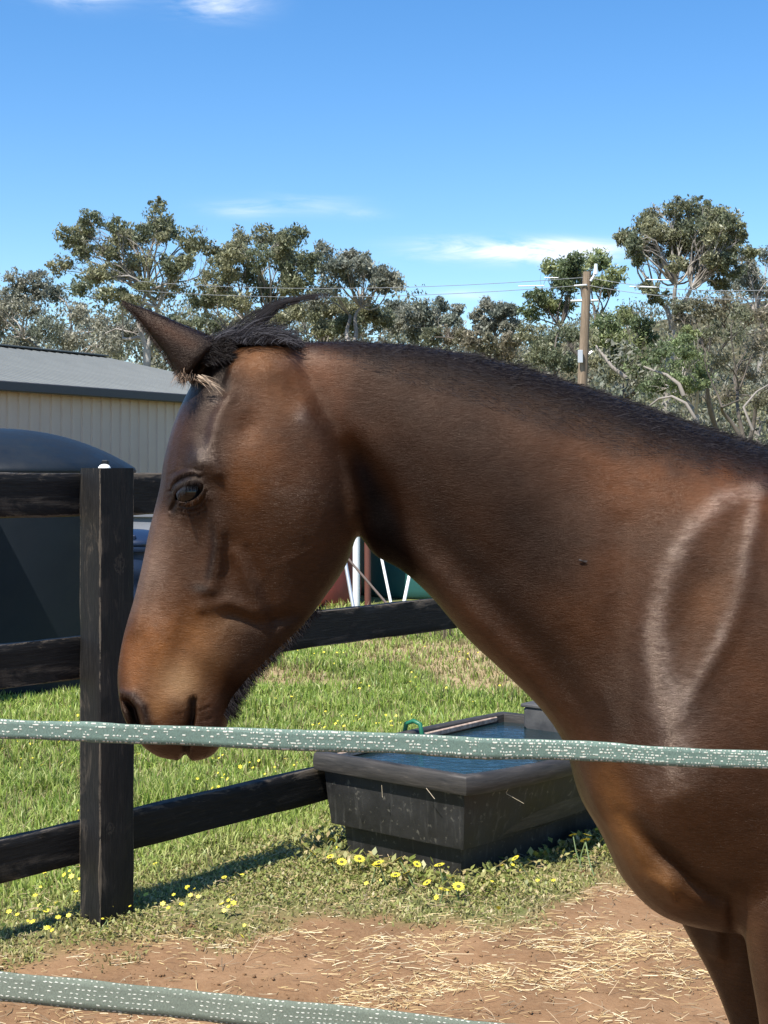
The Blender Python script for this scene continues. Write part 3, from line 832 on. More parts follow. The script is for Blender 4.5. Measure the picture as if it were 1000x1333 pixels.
TREES = [
 ('tall pale limbed gum tree rising behind the shed above the horse ear', 72, 186, 455, 'olive', 1.0, M_bark,
  [(205,266,9),(210,284,18),(198,303,20),(222,306,14),(117,287,15),(88,307,15),(104,309,14),(151,296,13),(166,312,17),(145,327,17),(110,331,15),(78,347,15),(125,357,18),(104,375,16),(156,357,17),(182,344,18),(221,346,16),(252,315,17),(270,325,14),(208,384,17),(228,370,16),(178,318,16),(190,372,14),(140,385,16),(170,395,15),(245,342,14)], [(160,440),(205,400),(190,380)]),
 ('lower olive gum tree at the left edge behind the grey shed roof', 80, 62, 500, 'grey', 1.0, M_bark,
  [(25,365,16),(52,368,15),(12,395,20),(40,398,22),(72,380,18),(0,420,24),(60,428,22),(100,408,18),(128,425,18),(30,450,22),(90,448,20),(140,450,20),(-20,400,26),(170,432,18),(200,442,16),(-30,440,26)], [(30,440),(90,440)]),
 ('broad olive gum tree in the middle left behind the black forelock', 76, 335, 455, 'olive', 1.05, M_bark,
  [(314,311,15),(345,308,17),(384,309,17),(366,318,17),(304,335,18),(336,338,20),(368,338,20),(400,342,18),(326,360,19),(272,368,18),(288,385,20),(259,392,17),(348,382,20),(378,372,18),(295,358,16),(310,395,18),(395,370,15),(285,340,14)], [(320,420),(350,415),(295,430)]),
 ('flat topped gum tree whose thin limbs reach right over the horse neck', 82, 462, 450, 'grey', 1.05, M_bark,
  [(419,328,14),(454,337,14),(472,340,13),(441,352,16),(477,356,16),(502,359,15),(516,371,12),(425,352,15),(457,366,15),(488,374,10),(430,375,16),(410,392,16)], [(455,410),(470,400)]),
 ('low grey green gum trees with sky gaps left of the power pole', 92, 560, 470, 'grey', 1.1, M_bark,
  [(550,404,14),(575,399,12),(596,403,9),(530,409,15),(562,418,16),(588,421,12),(512,400,14),(520,425,16),(545,430,16)], [(555,440)]),
 ('small grey gum with rounded top just left of the power pole', 96, 645, 470, 'grey', 1.1, M_bark,
  [(635,398,11),(650,408,12),(668,405,11),(622,413,10),(645,422,13),(665,425,13),(628,430,12)], [(645,440)]),
 ('dark olive gum tree directly behind the power pole', 78, 752, 470, 'green', 1.05, M_bark2,
  [(718,352,15),(745,342,17),(775,342,18),(800,357,15),(735,370,17),(765,368,17),(793,378,15),(700,388,17),(718,402,18),(690,410,14),(738,396,14)], [(730,425),(775,420)]),
 ('largest round crowned gum tree at the right, pale forked trunk below', 68, 873, 430, 'olive', 1.15, M_bark,
  [(849,281,15),(836,297,16),(811,312,12),(879,274,17),(904,272,17),(922,277,15),(943,287,17),(958,295,14),(962,309,13),(855,304,18),(884,297,20),(914,301,20),(938,308,18),(843,326,15),(829,338,12),(883,325,17),(938,343,16),(922,354,15),(845,376,13),(858,388,12),(910,330,16),(862,336,12),(822,318,12),(900,350,14),(868,308,14),(898,318,14),(926,322,14),(950,325,13),(935,372,14),(955,355,14),(880,345,12),(975,330,12)], [(855,390),(880,370),(900,375)]),
 ('thin grey gum tree at the right edge with open crown', 80, 985, 470, 'grey', 0.95, M_bark,
  [(972,345,15),(998,335,15),(1018,350,18),(960,368,15),(988,373,17),(1016,388,20),(1040,350,22),(1035,400,22)], [(985,410)]),
 ('bright green young wattle with pale bent limbs on the right', 56, 905, 540, 'green', 1.1, M_bark,
  [(885,448,18),(860,462,17),(905,472,18),(872,488,19),(848,506,17),(892,508,18),(915,495,15),(900,432,13)], [(885,515),(908,505)]),
 ('dull olive brown many stemmed scrub tree at the right edge', 50, 960, 600, 'brown', 1.0, M_bark2,
  [(958,436,20),(992,448,22),(938,468,18),(972,486,20),(1010,478,24),(948,512,17),(990,522,18),(1025,430,22),(930,430,16),(965,405,16),(1040,510,26)], [(940,530),(985,520),(960,510)]),
 ('yellow green bushy tree between the pole and the large gum', 70, 815, 520, 'green', 1.15, M_bark2,
  [(790,422,17),(813,412,16),(836,425,16),(800,445,18),(828,452,18),(780,448,16),(845,440,14),(805,475,18),(835,482,18)], [(810,480)]),
 ('dark green bush just left of the pole foot above the mane', 64, 712, 520, 'olive', 1.15, M_bark2,
  [(690,436,18),(715,446,18),(738,434,16),(720,468,17),(744,474,16),(700,462,16),(775,470,15),(790,492,15),(765,440,14)], [(720,480)]),
 ('grey brown bush low behind the crest of the mane', 72, 640, 520, 'brown', 1.15, M_bark2,
  [(612,446,16),(640,450,17),(665,446,16),(590,440,15),(655,468,15),(685,478,15),(560,438,15)], [(640,480)]),
 ('olive bush filling the gap behind the wisp of forelock', 86, 420, 520, 'olive', 1.1, M_bark,
  [(385,405,17),(415,412,18),(445,398,16),(475,405,17),(500,420,17),(360,415,17),(455,425,17),(425,435,17),(335,420,17),(300,425,17),(270,425,17),(245,430,18),(220,425,16)], [(420,460),(300,460)]),
 ('brown twiggy tree at far right above the withers', 60, 930, 560, 'brown', 1.0, M_bark2,
  [(905,400,15),(925,410,16),(890,418,14),(945,395,15),(880,400,12),(915,442,16),(985,415,17),(1008,415,17)], [(920,460),(950,440)]),
]
for i, (lab, Y, bpx, fpy, pal, dens, bark, lobes, ef) in enumerate(TREES):
    gum_tree('gum_tree' if 'bush' not in lab else 'bush', lab, Y, bpx, fpy, lobes, pal, 100 + i, dens=dens, bark=bark, extra_forks=ef, trunk_r=0.22 if Y > 66 else 0.15, lsize=0.0026 * Y, cat='tree' if 'bush' not in lab else 'bush')

# pale fallen limbs in the scrub
def limb(name, px, Y, r0, r1, label, mat=None):
    b = MB(); pts = [P(x, y, Y + dy) for (x, y, dy) in px]; b.tube(pts, list(np.linspace(r0, r1, len(pts))), 8)
    return tag(b.build(name, mat or M_bark, None, auto=60), label, 'branch')
M_pale = Mat('pale_dead_wood', rough=0.8, color=(0.24, 0.21, 0.18)).m
limb('fallen_limb', [(890, 515, 0), (884, 500, 0), (868, 488, .4), (850, 482, .8), (838, 477, 1)], 55, 0.09, 0.035, 'pale bent limb arching left out of the green wattle', M_pale)
limb('fallen_limb', [(815, 492, 0), (797, 478, 0), (785, 462, .4), (776, 450, .8)], 60, 0.10, 0.04, 'grey fallen limb leaning right of the pole foot', M_pale)
limb('fallen_limb', [(905, 545, 0), (893, 525, 0), (875, 516, .4), (858, 519, .8), (846, 528, 1)], 54, 0.07, 0.03, 'curved pale limb low above the mane at right', M_pale)
limb('fallen_limb', [(980, 560, 0), (968, 530, 0), (985, 510, .4), (1005, 498, .8)], 47, 0.05, 0.02, 'thin pale limb low at the right edge', M_pale)

# far wood on the hill: one mass
r_ = np.random.default_rng(55)
n = 5200
yy = 92 + 200 * r_.random(n) ** 1.3
xx = (r_.random(n) * 1400 - 200 - CX) * yy / F
zz = hill_z(xx, yy)
keep = r_.random(n) < 0.98
xx, yy, zz = xx[keep], yy[keep], zz[keep]; n = len(xx)
hgt = 0.8 + 3.6 * r_.random(n)
hgt = np.where((xx / yy * F + CX) < 420, hgt * 0.8, hgt)
cents = np.stack([xx, yy, zz + hgt], 1)
palette = np.array(PAL['olive'] + PAL['grey'] + PAL['brown'])
cols = palette[r_.integers(0, len(palette), n)] * (0.75 + 0.3 * r_.random((n, 1)))
V, Fq, C = leaves_np(cents, 17, 1.3 + 0.9 * r_.random(n), 0.60, cols, r_)
tag(mesh_np('far_wood', V, Fq, M_leaf, None, col=C), 'distant olive scrub covering the hill behind the trees', None, kind='stuff')
# further rows of trees behind the left half, up to the height of the shed roof and above
n = 5200
yy = 90 + 26 * r_.random(n); px_ = -260 + 930 * r_.random(n); xx = (px_ - CX) * yy / F
top = 9.0 + 6.5 * fbm(px_ / 45.0, yy / 9.0, 3) - 1.5 * sstep(520, 600, px_)
cents = np.stack([xx, yy, top * (0.15 + 0.85 * r_.random(n) ** 0.8)], 1)
cols = palette[r_.integers(0, len(palette), n)] * (0.75 + 0.4 * r_.random((n, 1)))
V, Fq, C = leaves_np(cents, 22, 0.45 + 0.6 * r_.random(n), 0.32, cols, r_)
tag(mesh_np('background_trees', V, Fq, M_leaf, None, col=C), 'row of far gum trees closing the gaps behind the nearer gums', None, kind='stuff')
# nearer scrub line below the trees, behind the shed and over the neck
n = 1000
yy = 60 + 34 * r_.random(n); px_ = np.where(r_.random(n) < 0.5, r_.random(n) * 1500 - 250, 560 + 620 * r_.random(n))
xx = (px_ - CX) * yy / F
cents = np.stack([xx, yy, 0.4 + (1.2 + 6.0 * sstep(450, 900, px_)) * r_.random(n)], 1)
cols = palette[r_.integers(0, len(palette), n)] * (0.75 + 0.4 * r_.random((n, 1)))
V, Fq, C = leaves_np(cents, 60, 0.9 + 0.5 * r_.random(n), 0.26, cols, r_)
tag(mesh_np('undergrowth', V, Fq, M_leaf, None, col=C), 'low tangled undergrowth below the gum trees', None, kind='stuff')

# ================================================================== GRASS
M_grass = leaf_mat('grass_blades', None, 0.35)
def blades(xy, L, W, lean, cols, r_, seg=2):
    n = len(xy); z0 = relief(xy[:, 0], xy[:, 1])
    th = r_.random(n) * 2 * np.pi; dr = np.stack([np.cos(th), np.sin(th), np.zeros(n)], 1)
    th2 = r_.random(n) * 2 * np.pi; sd = np.stack([np.cos(th2), np.sin(th2), np.zeros(n)], 1)
    base = np.stack([xy[:, 0], xy[:, 1], z0 - 0.004], 1)
    up = np.array([0, 0, 1.0])
    m1 = base + (up * np.cos(lean * 0.5)[:, None] + dr * np.sin(lean * 0.5)[:, None]) * (L * 0.55)[:, None]
    tip = m1 + (up * np.cos(lean * 1.6)[:, None] + dr * np.sin(lean * 1.6)[:, None]) * (L * 0.45)[:, None]
    w = sd * (W / 2)[:, None]
    V = np.stack([base - w, base + w, m1 + w * 0.85, m1 - w * 0.85, tip], 1).reshape(-1, 3)
    k = np.arange(n)[:, None] * 5
    # quads + a degenerate-free tip as triangles: all triangles
    T = np.concatenate([k + [0, 1, 2], k + [0, 2, 3], k + [3, 2, 4]], 1).reshape(-1, 3)
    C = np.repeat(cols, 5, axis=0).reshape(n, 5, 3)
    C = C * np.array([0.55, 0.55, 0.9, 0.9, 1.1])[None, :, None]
    return V, T, C.reshape(-1, 3)
r_ = np.random.default_rng(91)
n = 620000
yy = 4.2 * (16.5 / 4.2) ** (r_.random(n) ** 1.0)
px_ = r_.random(n) * 1240 - 140
xx = (px_ - CX) * yy / F
g, dry = grassiness(xx, yy)
cl = fbm(xx * 5, yy * 5, 3)
hidden = (px_ > 830) & (yy < 7.5)
# ground-plane density falls as 1/Y: keep more in grassy, clumpy places
pr = g * (0.30 + 0.9 * sstep(0.35, 0.6, cl)) * (1 - 0.82 * dry) * np.where(hidden, 0.2, 1.0)
inside = ((xx - N0.x) * D.x + (yy - N0.y) * D.y > 0.05) & ((xx - N0.x) * D.x + (yy - N0.y) * D.y < TL - .05) & ((xx - N0.x) * QV.x + (yy - N0.y) * QV.y > 0.06) & ((xx - N0.x) * QV.x + (yy - N0.y) * QV.y < TW - 0.05)
keep = (r_.random(n) < pr * 0.62) & ~inside
xx, yy, dry, g = xx[keep], yy[keep], dry[keep], g[keep]; n = len(xx)
gr_ = 1
fence_side = (xx - post_c.x) * NQ.x + (yy - post_c.y) * NQ.y     # > 0 on our side
beyond = sstep(0.05, -0.6, fence_side)
h = (0.018 + 0.040 * beyond * (0.6 + 0.8 * fbm(xx * 1.7 + 8, yy * 1.7, 3))) * (0.55 + 0.9 * r_.random(n))
h = h * (1 + 0.6 * sstep(0.5, 0.7, fbm(xx * 3, yy * 3 + 60, 3)))
W = (0.0042 + 0.0045 * r_.random(n)) * (1 + 0.10 * np.maximum(yy - 6, 0))
lean = np.abs(r_.normal(0.5, 0.45, n)) + 0.3 * (1 - beyond)
gcol = np.array([[0.215, 0.29, 0.05], [0.28, 0.35, 0.08], [0.155, 0.24, 0.045], [0.37, 0.39, 0.14]])[r_.integers(0, 4, n)]
ocol = np.array([[0.27, 0.275, 0.09], [0.33, 0.33, 0.12], [0.22, 0.24, 0.075], [0.42, 0.36, 0.18]])[r_.integers(0, 4, n)]
dcol = np.array([[0.38, 0.31, 0.16], [0.30, 0.25, 0.11]])[r_.integers(0, 2, n)]
bm_ = beyond[:, None]
cols = gcol * bm_ + ocol * (1 - bm_)
tn = fbm(xx * 0.9 + 70, yy * 0.9, 3)[:, None]
cols = cols * (0.92 + 0.88 * tn)
isdry = (r_.random(n) < 0.07 + 0.5 * dry + 0.16 * (1 - beyond) + 0.25 * (1 - g))[:, None]
cols = np.where(isdry, dcol, cols)
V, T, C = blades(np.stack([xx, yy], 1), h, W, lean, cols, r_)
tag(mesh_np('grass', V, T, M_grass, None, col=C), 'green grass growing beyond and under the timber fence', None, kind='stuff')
print('grass blades', n)

# ground cover of small lobed leaves along the fence and the trough foot
def near_trough(x, y):
    u = (x - N0.x) * D.x + (y - N0.y) * D.y; v = (x - N0.x) * QV.x + (y - N0.y) * QV.y
    du = np.maximum(np.maximum(-u, u - TL), 0); dv = np.maximum(np.maximum(-v, v - TW), 0)
    return np.sqrt(du ** 2 + dv ** 2), u, v
n = 130000
yy = 4.3 + 3.4 * r_.random(n); xx = (r_.random(n) * 1150 - 80 - CX) * yy / F
g, _d = grassiness(xx, yy); dt, u, v = near_trough(xx, yy)
fs_ = (xx - post_c.x) * NQ.x + (yy - post_c.y) * NQ.y
band = np.clip(np.exp(-((fs_ - 0.10) / 0.36) ** 2) + 1.6 * np.exp(-(dt / 0.22) ** 2), 0, 1.5)
ins_ = (u > 0.02) & (u < TL - .02) & (v > 0.03) & (v < TW - .03)
keep = (r_.random(n) < g * band * (0.15 + sstep(0.4, 0.6, fbm(xx * 4 + 3, yy * 4, 3))) * 0.8) & ~ins_
xx, yy, dt = xx[keep], yy[keep], dt[keep]; n = len(xx)
hl = (0.010 + 0.016 * r_.random(n)) * (1 + 0.9 * np.exp(-(dt / 0.12) ** 2))
z0 = relief(xx, yy)
th = r_.random(n) * 2 * np.pi; el_ = r_.uniform(0.15, 1.15, n)
ax = np.stack([np.cos(th) * np.cos(el_), np.sin(th) * np.cos(el_), np.sin(el_)], 1)
sd = np.stack([-np.sin(th), np.cos(th), r_.normal(0, 0.25, n)], 1)
b0 = np.stack([xx, yy, z0 + r_.random(n) * 0.022 * (1 + 1.3 * np.exp(-(dt / 0.15) ** 2))], 1)
W = hl * r_.uniform(0.16, 0.30, n)
V = np.stack([b0, b0 + ax * (hl * 0.45)[:, None] - sd * W[:, None], b0 + ax * hl[:, None] + np.array([0, 0, -0.15]) * hl[:, None], b0 + ax * (hl * 0.45)[:, None] + sd * W[:, None]], 1).reshape(-1, 3)
Fq = np.arange(4 * n).reshape(n, 4)
pal_ = np.array([[0.25, 0.27, 0.07], [0.31, 0.32, 0.10], [0.19, 0.23, 0.05], [0.38, 0.36, 0.14], [0.44, 0.35, 0.16]])
cc = pal_[r_.integers(0, 5, n)] * r_.uniform(0.75, 1.15, (n, 1))
tag(mesh_np('ground_cover', V, Fq, M_grass, None, col=np.repeat(cc, 4, axis=0)), 'low capeweed leaves along the fence line and round the trough foot', None, kind='stuff')
print('cover', n)

# ---- daisies: the ones one can pick out are things, the specks beyond are one mass
M_petal = Mat('yellow_petal', rough=0.55, color=(0.62, 0.52, 0.04)).m
M_disc = Mat('dark_flower_disc', rough=0.8, color=(0.10, 0.09, 0.02)).m
M_stem = Mat('daisy_stem', rough=0.6, color=(0.12, 0.17, 0.06)).m
def petal_mesh(r):
    b = MB()
    for k in range(13):
        a = 2 * math.pi * k / 13; w = 0.16
        p = [(0.3, -0.10, 0.0), (0.75, -w, 0.08), (1.0, 0, 0.05), (0.75, w, 0.08), (0.3, 0.10, 0.0)]
        b.add([Vector((x * math.cos(a) - y * math.sin(a), x * math.sin(a) + y * math.cos(a), z)) * r for (x, y, z) in p], [(0, 1, 2, 3, 4)])
    me = bpy.data.meshes.new('petals'); me.from_pydata(b.v, [], b.f); me.materials.append(M_petal); return me
def disc_mesh(r):
    b = MB(); b.lathe((0, 0, 0), [(0.34 * r, -0.1 * r), (0.36 * r, 0.05 * r), (0.22 * r, 0.16 * r), (0.02 * r, 0.2 * r)], 10)
    me = bpy.data.meshes.new('flower_disc'); me.from_pydata(b.v, [], b.f); me.materials.append(M_disc); return me
def stem_mesh():
    b = MB(); b.tube([(0, 0, -0.14), (0.006, 0.003, -0.07), (0, 0, 0)], 0.0022, 5)
    me = bpy.data.meshes.new('stem'); me.from_pydata(b.v, [], b.f); me.materials.append(M_stem); return me
pm, dm, sm = petal_mesh(0.0185), disc_mesh(0.0185), stem_mesh()
def ground_at(px, py, z):
    Y = (EYE - z) * F / (py - HY); return Vector(((px - CX) * Y / F, Y, z))
near_fl = [(433,1094,.06),(407,1110,.05),(430,1115,.05),(431,1122,.045),(445,1122,.045),(468,1118,.06),(493,1123,.08),(490,1127,.07),(519,1118,.09),(515,1139,.06),(530,1136,.05),(543,1125,.09),(556,1149,.06),(572,1126,.09),(589,1142,.07),(578,1158,.045),(597,1154,.05),
 (746,1087,.10),(762,1094,.10),(765,1087,.11),(671,1117,.08),(91,1187,.05),(44,1187,.05),(52,1187,.05),(60,1185,.055),(141,1196,.05),(412,1082,.05),(440,1088,.05),(202,1124,.05),(332,1120,.045),(292,1142,.04),(95,1155,.05),(14,1168,.05)]
for i, (fx, fy, fz) in enumerate(near_fl):
    p = ground_at(fx, fy, fz)
    e = empty('daisy', p)
    e.rotation_euler = (r_.normal(0.38, 0.15), r_.normal(-0.12, 0.15), r_.random() * 6)
    s_ = r_.uniform(0.75, 1.15) * (0.72 if fx < 350 else 1.12); e.scale = (s_, s_, s_)
    where = 'by the fence post' if fx < 350 else ('right of the trough' if fx > 640 else 'at the trough foot')
    grp = 'daisies by the fence post' if fx < 350 else ('daisies right of the trough' if fx > 640 else 'daisies at the trough foot')
    same = sorted([f for f in near_fl if (f[0] < 350) == (fx < 350) and (f[0] > 640) == (fx > 640)])
    rank = same.index((fx, fy, fz)); ORD = ['first', 'second', 'third', 'fourth', 'fifth', 'sixth', 'seventh', 'eighth', 'ninth', 'tenth', 'eleventh', 'twelfth', 'thirteenth', 'fourteenth', 'fifteenth', 'sixteenth', 'seventeenth', 'eighteenth', 'nineteenth', 'twentieth']
    tag(e, 'yellow daisy, ' + ORD[rank] + ' from the left of those ' + where, 'daisy', grp)
    for (nm, me) in (('petals', pm), ('flower_disc', dm), ('stem', sm)):
        o = bpy.data.objects.new(nm, me); COL.objects.link(o); o.parent = e
# specks
n = 3600
yy = 4.6 * (16 / 4.6) ** r_.random(n); xx = (r_.random(n) * 1100 - 50 - CX) * yy / F
g, dry = grassiness(xx, yy); dt, u, v = near_trough(xx, yy)
cl = fbm(xx * 1.6 + 50, yy * 1.6 + 20, 3)
keep = (r_.random(n) < g * (0.04 + sstep(0.52, 0.66, cl)) * 0.75) & (dt > 0.01)
xx, yy = xx[keep], yy[keep]; n = len(xx)
z0 = relief(xx, yy) + 0.03 + 0.035 * r_.random(n)
rad = 0.006 + 0.007 * r_.random(n)
nrm = r_.normal(size=(n, 3)) * 0.35 + np.array([-0.2, -0.45, 1.0]); nrm /= np.linalg.norm(nrm, axis=1, keepdims=True)
t1 = np.cross(nrm, [1, 0, 0]); t1 /= np.linalg.norm(t1, axis=1, keepdims=True); t2_ = np.cross(nrm, t1)
ring = [np.stack([xx, yy, z0], 1) + (t1 * math.cos(a) + t2_ * math.sin(a)) * (rad * (1.0 if k % 2 == 0 else 0.62))[:, None] for k, a in enumerate(np.linspace(0, 2 * np.pi, 13)[:-1])]
V = np.stack(ring, 1).reshape(-1, 3); Fq = np.arange(12 * n).reshape(n, 12)
tag(mesh_np('flower_specks', V, Fq, M_petal, None), 'small yellow flowers scattered through the grass', None, kind='stuff')
print('specks', n)

# ================================================================== STRAW, TWIGS AND CLODS
def stalks(xy, L, W, cols, r_, name, label, lift=0.004, up=0.10):
    n = len(xy); z0 = relief(xy[:, 0], xy[:, 1]) + lift * (0.3 + 2.2 * r_.random(n))
    th = r_.normal(0.0, 0.75, n) + np.where(r_.random(n) < 0.3, r_.random(n) * 3.1, 0)
    dr = np.stack([np.cos(th), np.sin(th), r_.normal(0, up, n)], 1)
    sd = np.stack([-np.sin(th), np.cos(th), np.zeros(n)], 1); c0 = np.stack([xy[:, 0], xy[:, 1], z0], 1)
    bend = r_.normal(0, 0.10, n) * L
    a = c0 - dr * (L / 2)[:, None]; m_ = c0 + sd * bend[:, None]; b_ = c0 + dr * (L / 2)[:, None]
    w = sd * (W / 2)[:, None]; hz = np.array([0, 0, 1.0])[None, :] * (W * 0.6)[:, None]
    Vs = []
    for q, f in ((a, 0.8), (m_, 1.0), (b_, 0.7)): Vs += [q - w * f, q + hz * f, q + w * f]
    V = np.stack(Vs, 1).reshape(-1, 3); k = np.arange(n)[:, None] * 9
    T = np.concatenate([k + [0, 1, 4, 3], k + [1, 2, 5, 4], k + [3, 4, 7, 6], k + [4, 5, 8, 7]], 1).reshape(-1, 4)
    return tag(mesh_np(name, V, T, M_straw, None, col=np.repeat(cols, 9, axis=0)), label, None, kind='stuff')
m = Mat('straw', rough=0.55, spec=0.4); m.color(m.attr()); M_straw = m.m
n = 60000
yy = 3.2 + 2.6 * r_.random(n); xx = (r_.random(n) * 1200 - 100 - CX) * yy / F
pxs = xx / yy * F + CX
g, _d = grassiness(xx, yy)
cl = fbm(xx * 3.2 + 11, yy * 5.5 + 7, 4)
w_ = sstep(0.47, 0.64, cl) * (0.22 + 0.9 * sstep(60, 560, pxs)) * (1 - 0.6 * g) + 0.11
keep = r_.random(n) < w_ * (0.14 + 0.42 * sstep(0.35, 0.65, fbm(xx * 1.3 + 3, yy * 2.2 + 1, 3)))
xx, yy = xx[keep], yy[keep]; n = len(xx)
pal_ = np.array([[0.50, 0.37, 0.17], [0.58, 0.46, 0.24], [0.38, 0.26, 0.11], [0.66, 0.57, 0.36], [0.28, 0.19, 0.09]])
L = 0.012 + 0.06 * r_.random(n) ** 2.4
L = np.where(r_.random(n) < 0.03, L + 0.09 * r_.random(n), L)
stalks(np.stack([xx, yy], 1), L, 0.0011 + 0.0017 * r_.random(n), pal_[r_.integers(0, 5, n)] * r_.uniform(0.8, 1.1, (n, 1)), r_, 'straw', 'dry yellow straw strewn over the bare red soil')
print('straw', n)
n = 6000
yy = 3.6 + 3.5 * r_.random(n); xx = (r_.random(n) * 1200 - 100 - CX) * yy / F
g, _d = grassiness(xx, yy)
keep = r_.random(n) < 0.25 * (1 - 0.3 * g); xx, yy = xx[keep], yy[keep]; n = len(xx)
stalks(np.stack([xx, yy], 1), 0.02 + 0.05 * r_.random(n), 0.0016 + 0.0016 * r_.random(n), np.array([[0.30, 0.22, 0.13]]) * r_.uniform(0.4, 1.5, (n, 1)), r_, 'dry_stems', 'dry stems and twigs lying in the short grass', lift=0.012, up=0.3)
# clods
n = 3800
yy = 3.3 + 2.4 * r_.random(n); xx = (r_.random(n) * 1200 - 100 - CX) * yy / F
g, _d = grassiness(xx, yy); keep = r_.random(n) < (1 - 0.8 * g); xx, yy = xx[keep], yy[keep]; n = len(xx)
s_ = 0.0016 + 0.006 * r_.random(n) ** 3.0
oct_ = np.array([[1, 0, 0], [0, 1, 0], [-1, 0, 0], [0, -1, 0], [0, 0, 0.8], [0, 0, -0.8]])
V = np.stack([xx, yy, relief(xx, yy) + s_ * 0.3], 1)[:, None, :] + (oct_[None] + r_.normal(0, 0.22, (n, 6, 3))) * s_[:, None, None]
of = np.array([[0, 1, 4], [1, 2, 4], [2, 3, 4], [3, 0, 4], [1, 0, 5], [2, 1, 5], [3, 2, 5], [0, 3, 5]])
T = (np.arange(n)[:, None, None] * 6 + of[None]).reshape(-1, 3)
m = Mat('soil_clods', rough=0.95, spec=0.1); c = m.coord('Position')
m.color(m.ramp(m.noise(c, 30, 3), [(0.3, (0.13, 0.072, 0.036)), (0.7, (0.25, 0.15, 0.08))]))
tag(mesh_np('soil_clods', V.reshape(-1, 3), T, m.m, None, smooth=True), 'small clods of red soil on the bare ground', None, kind='stuff')
# dry weeds on the top of the far rail gap
n = 260
px_ = 400 + 190 * r_.random(n); yy = 13.2 + 0.8 * r_.random(n); xx = (px_ - CX) * yy / F
xy = np.stack([xx, yy], 1)
V, T, C = blades(xy, 0.10 + 0.28 * r_.random(n) ** 2, 0.010 + 0.010 * r_.random(n), np.abs(r_.normal(0.2, 0.25, n)), np.array([[0.30, 0.24, 0.15]]) * r_.uniform(0.5, 1.3, (n, 1)), r_)
tag(mesh_np('dry_weeds', V, T, M_grass, None, col=C), 'dry brown weeds at the foot of the red and green tanks', None, kind='stuff')

# straws caught under the trough rim
for (a, c_, lab) in (((664, 1023), (659, 1032), 'pale straw hanging from the right side of the trough rim, bent upper half'), ((659, 1033), (682, 1046), 'pale straw hanging from the right side of the trough rim, bent lower half'), ((555, 1026), (566, 1040), 'straw stuck under the front rim of the trough near the corner'), ((497, 1022), (498, 1038), 'short straw stuck under the front rim of the trough near its middle')):
    def onwall(p):
        if p[0] > 607:
            Yw = 5.48
        else: Yw = 5.35 + (607 - p[0]) * 0.0024 - 0.02
        return P(p[0], p[1], Yw)
    b = MB(); b.tube([onwall(a), onwall(c_)], 0.0011, 5)
    tag(b.build('straw_stalk', Mat('pale_straw', rough=0.5, color=(0.40, 0.33, 0.22)).m, None), lab, 'straw')

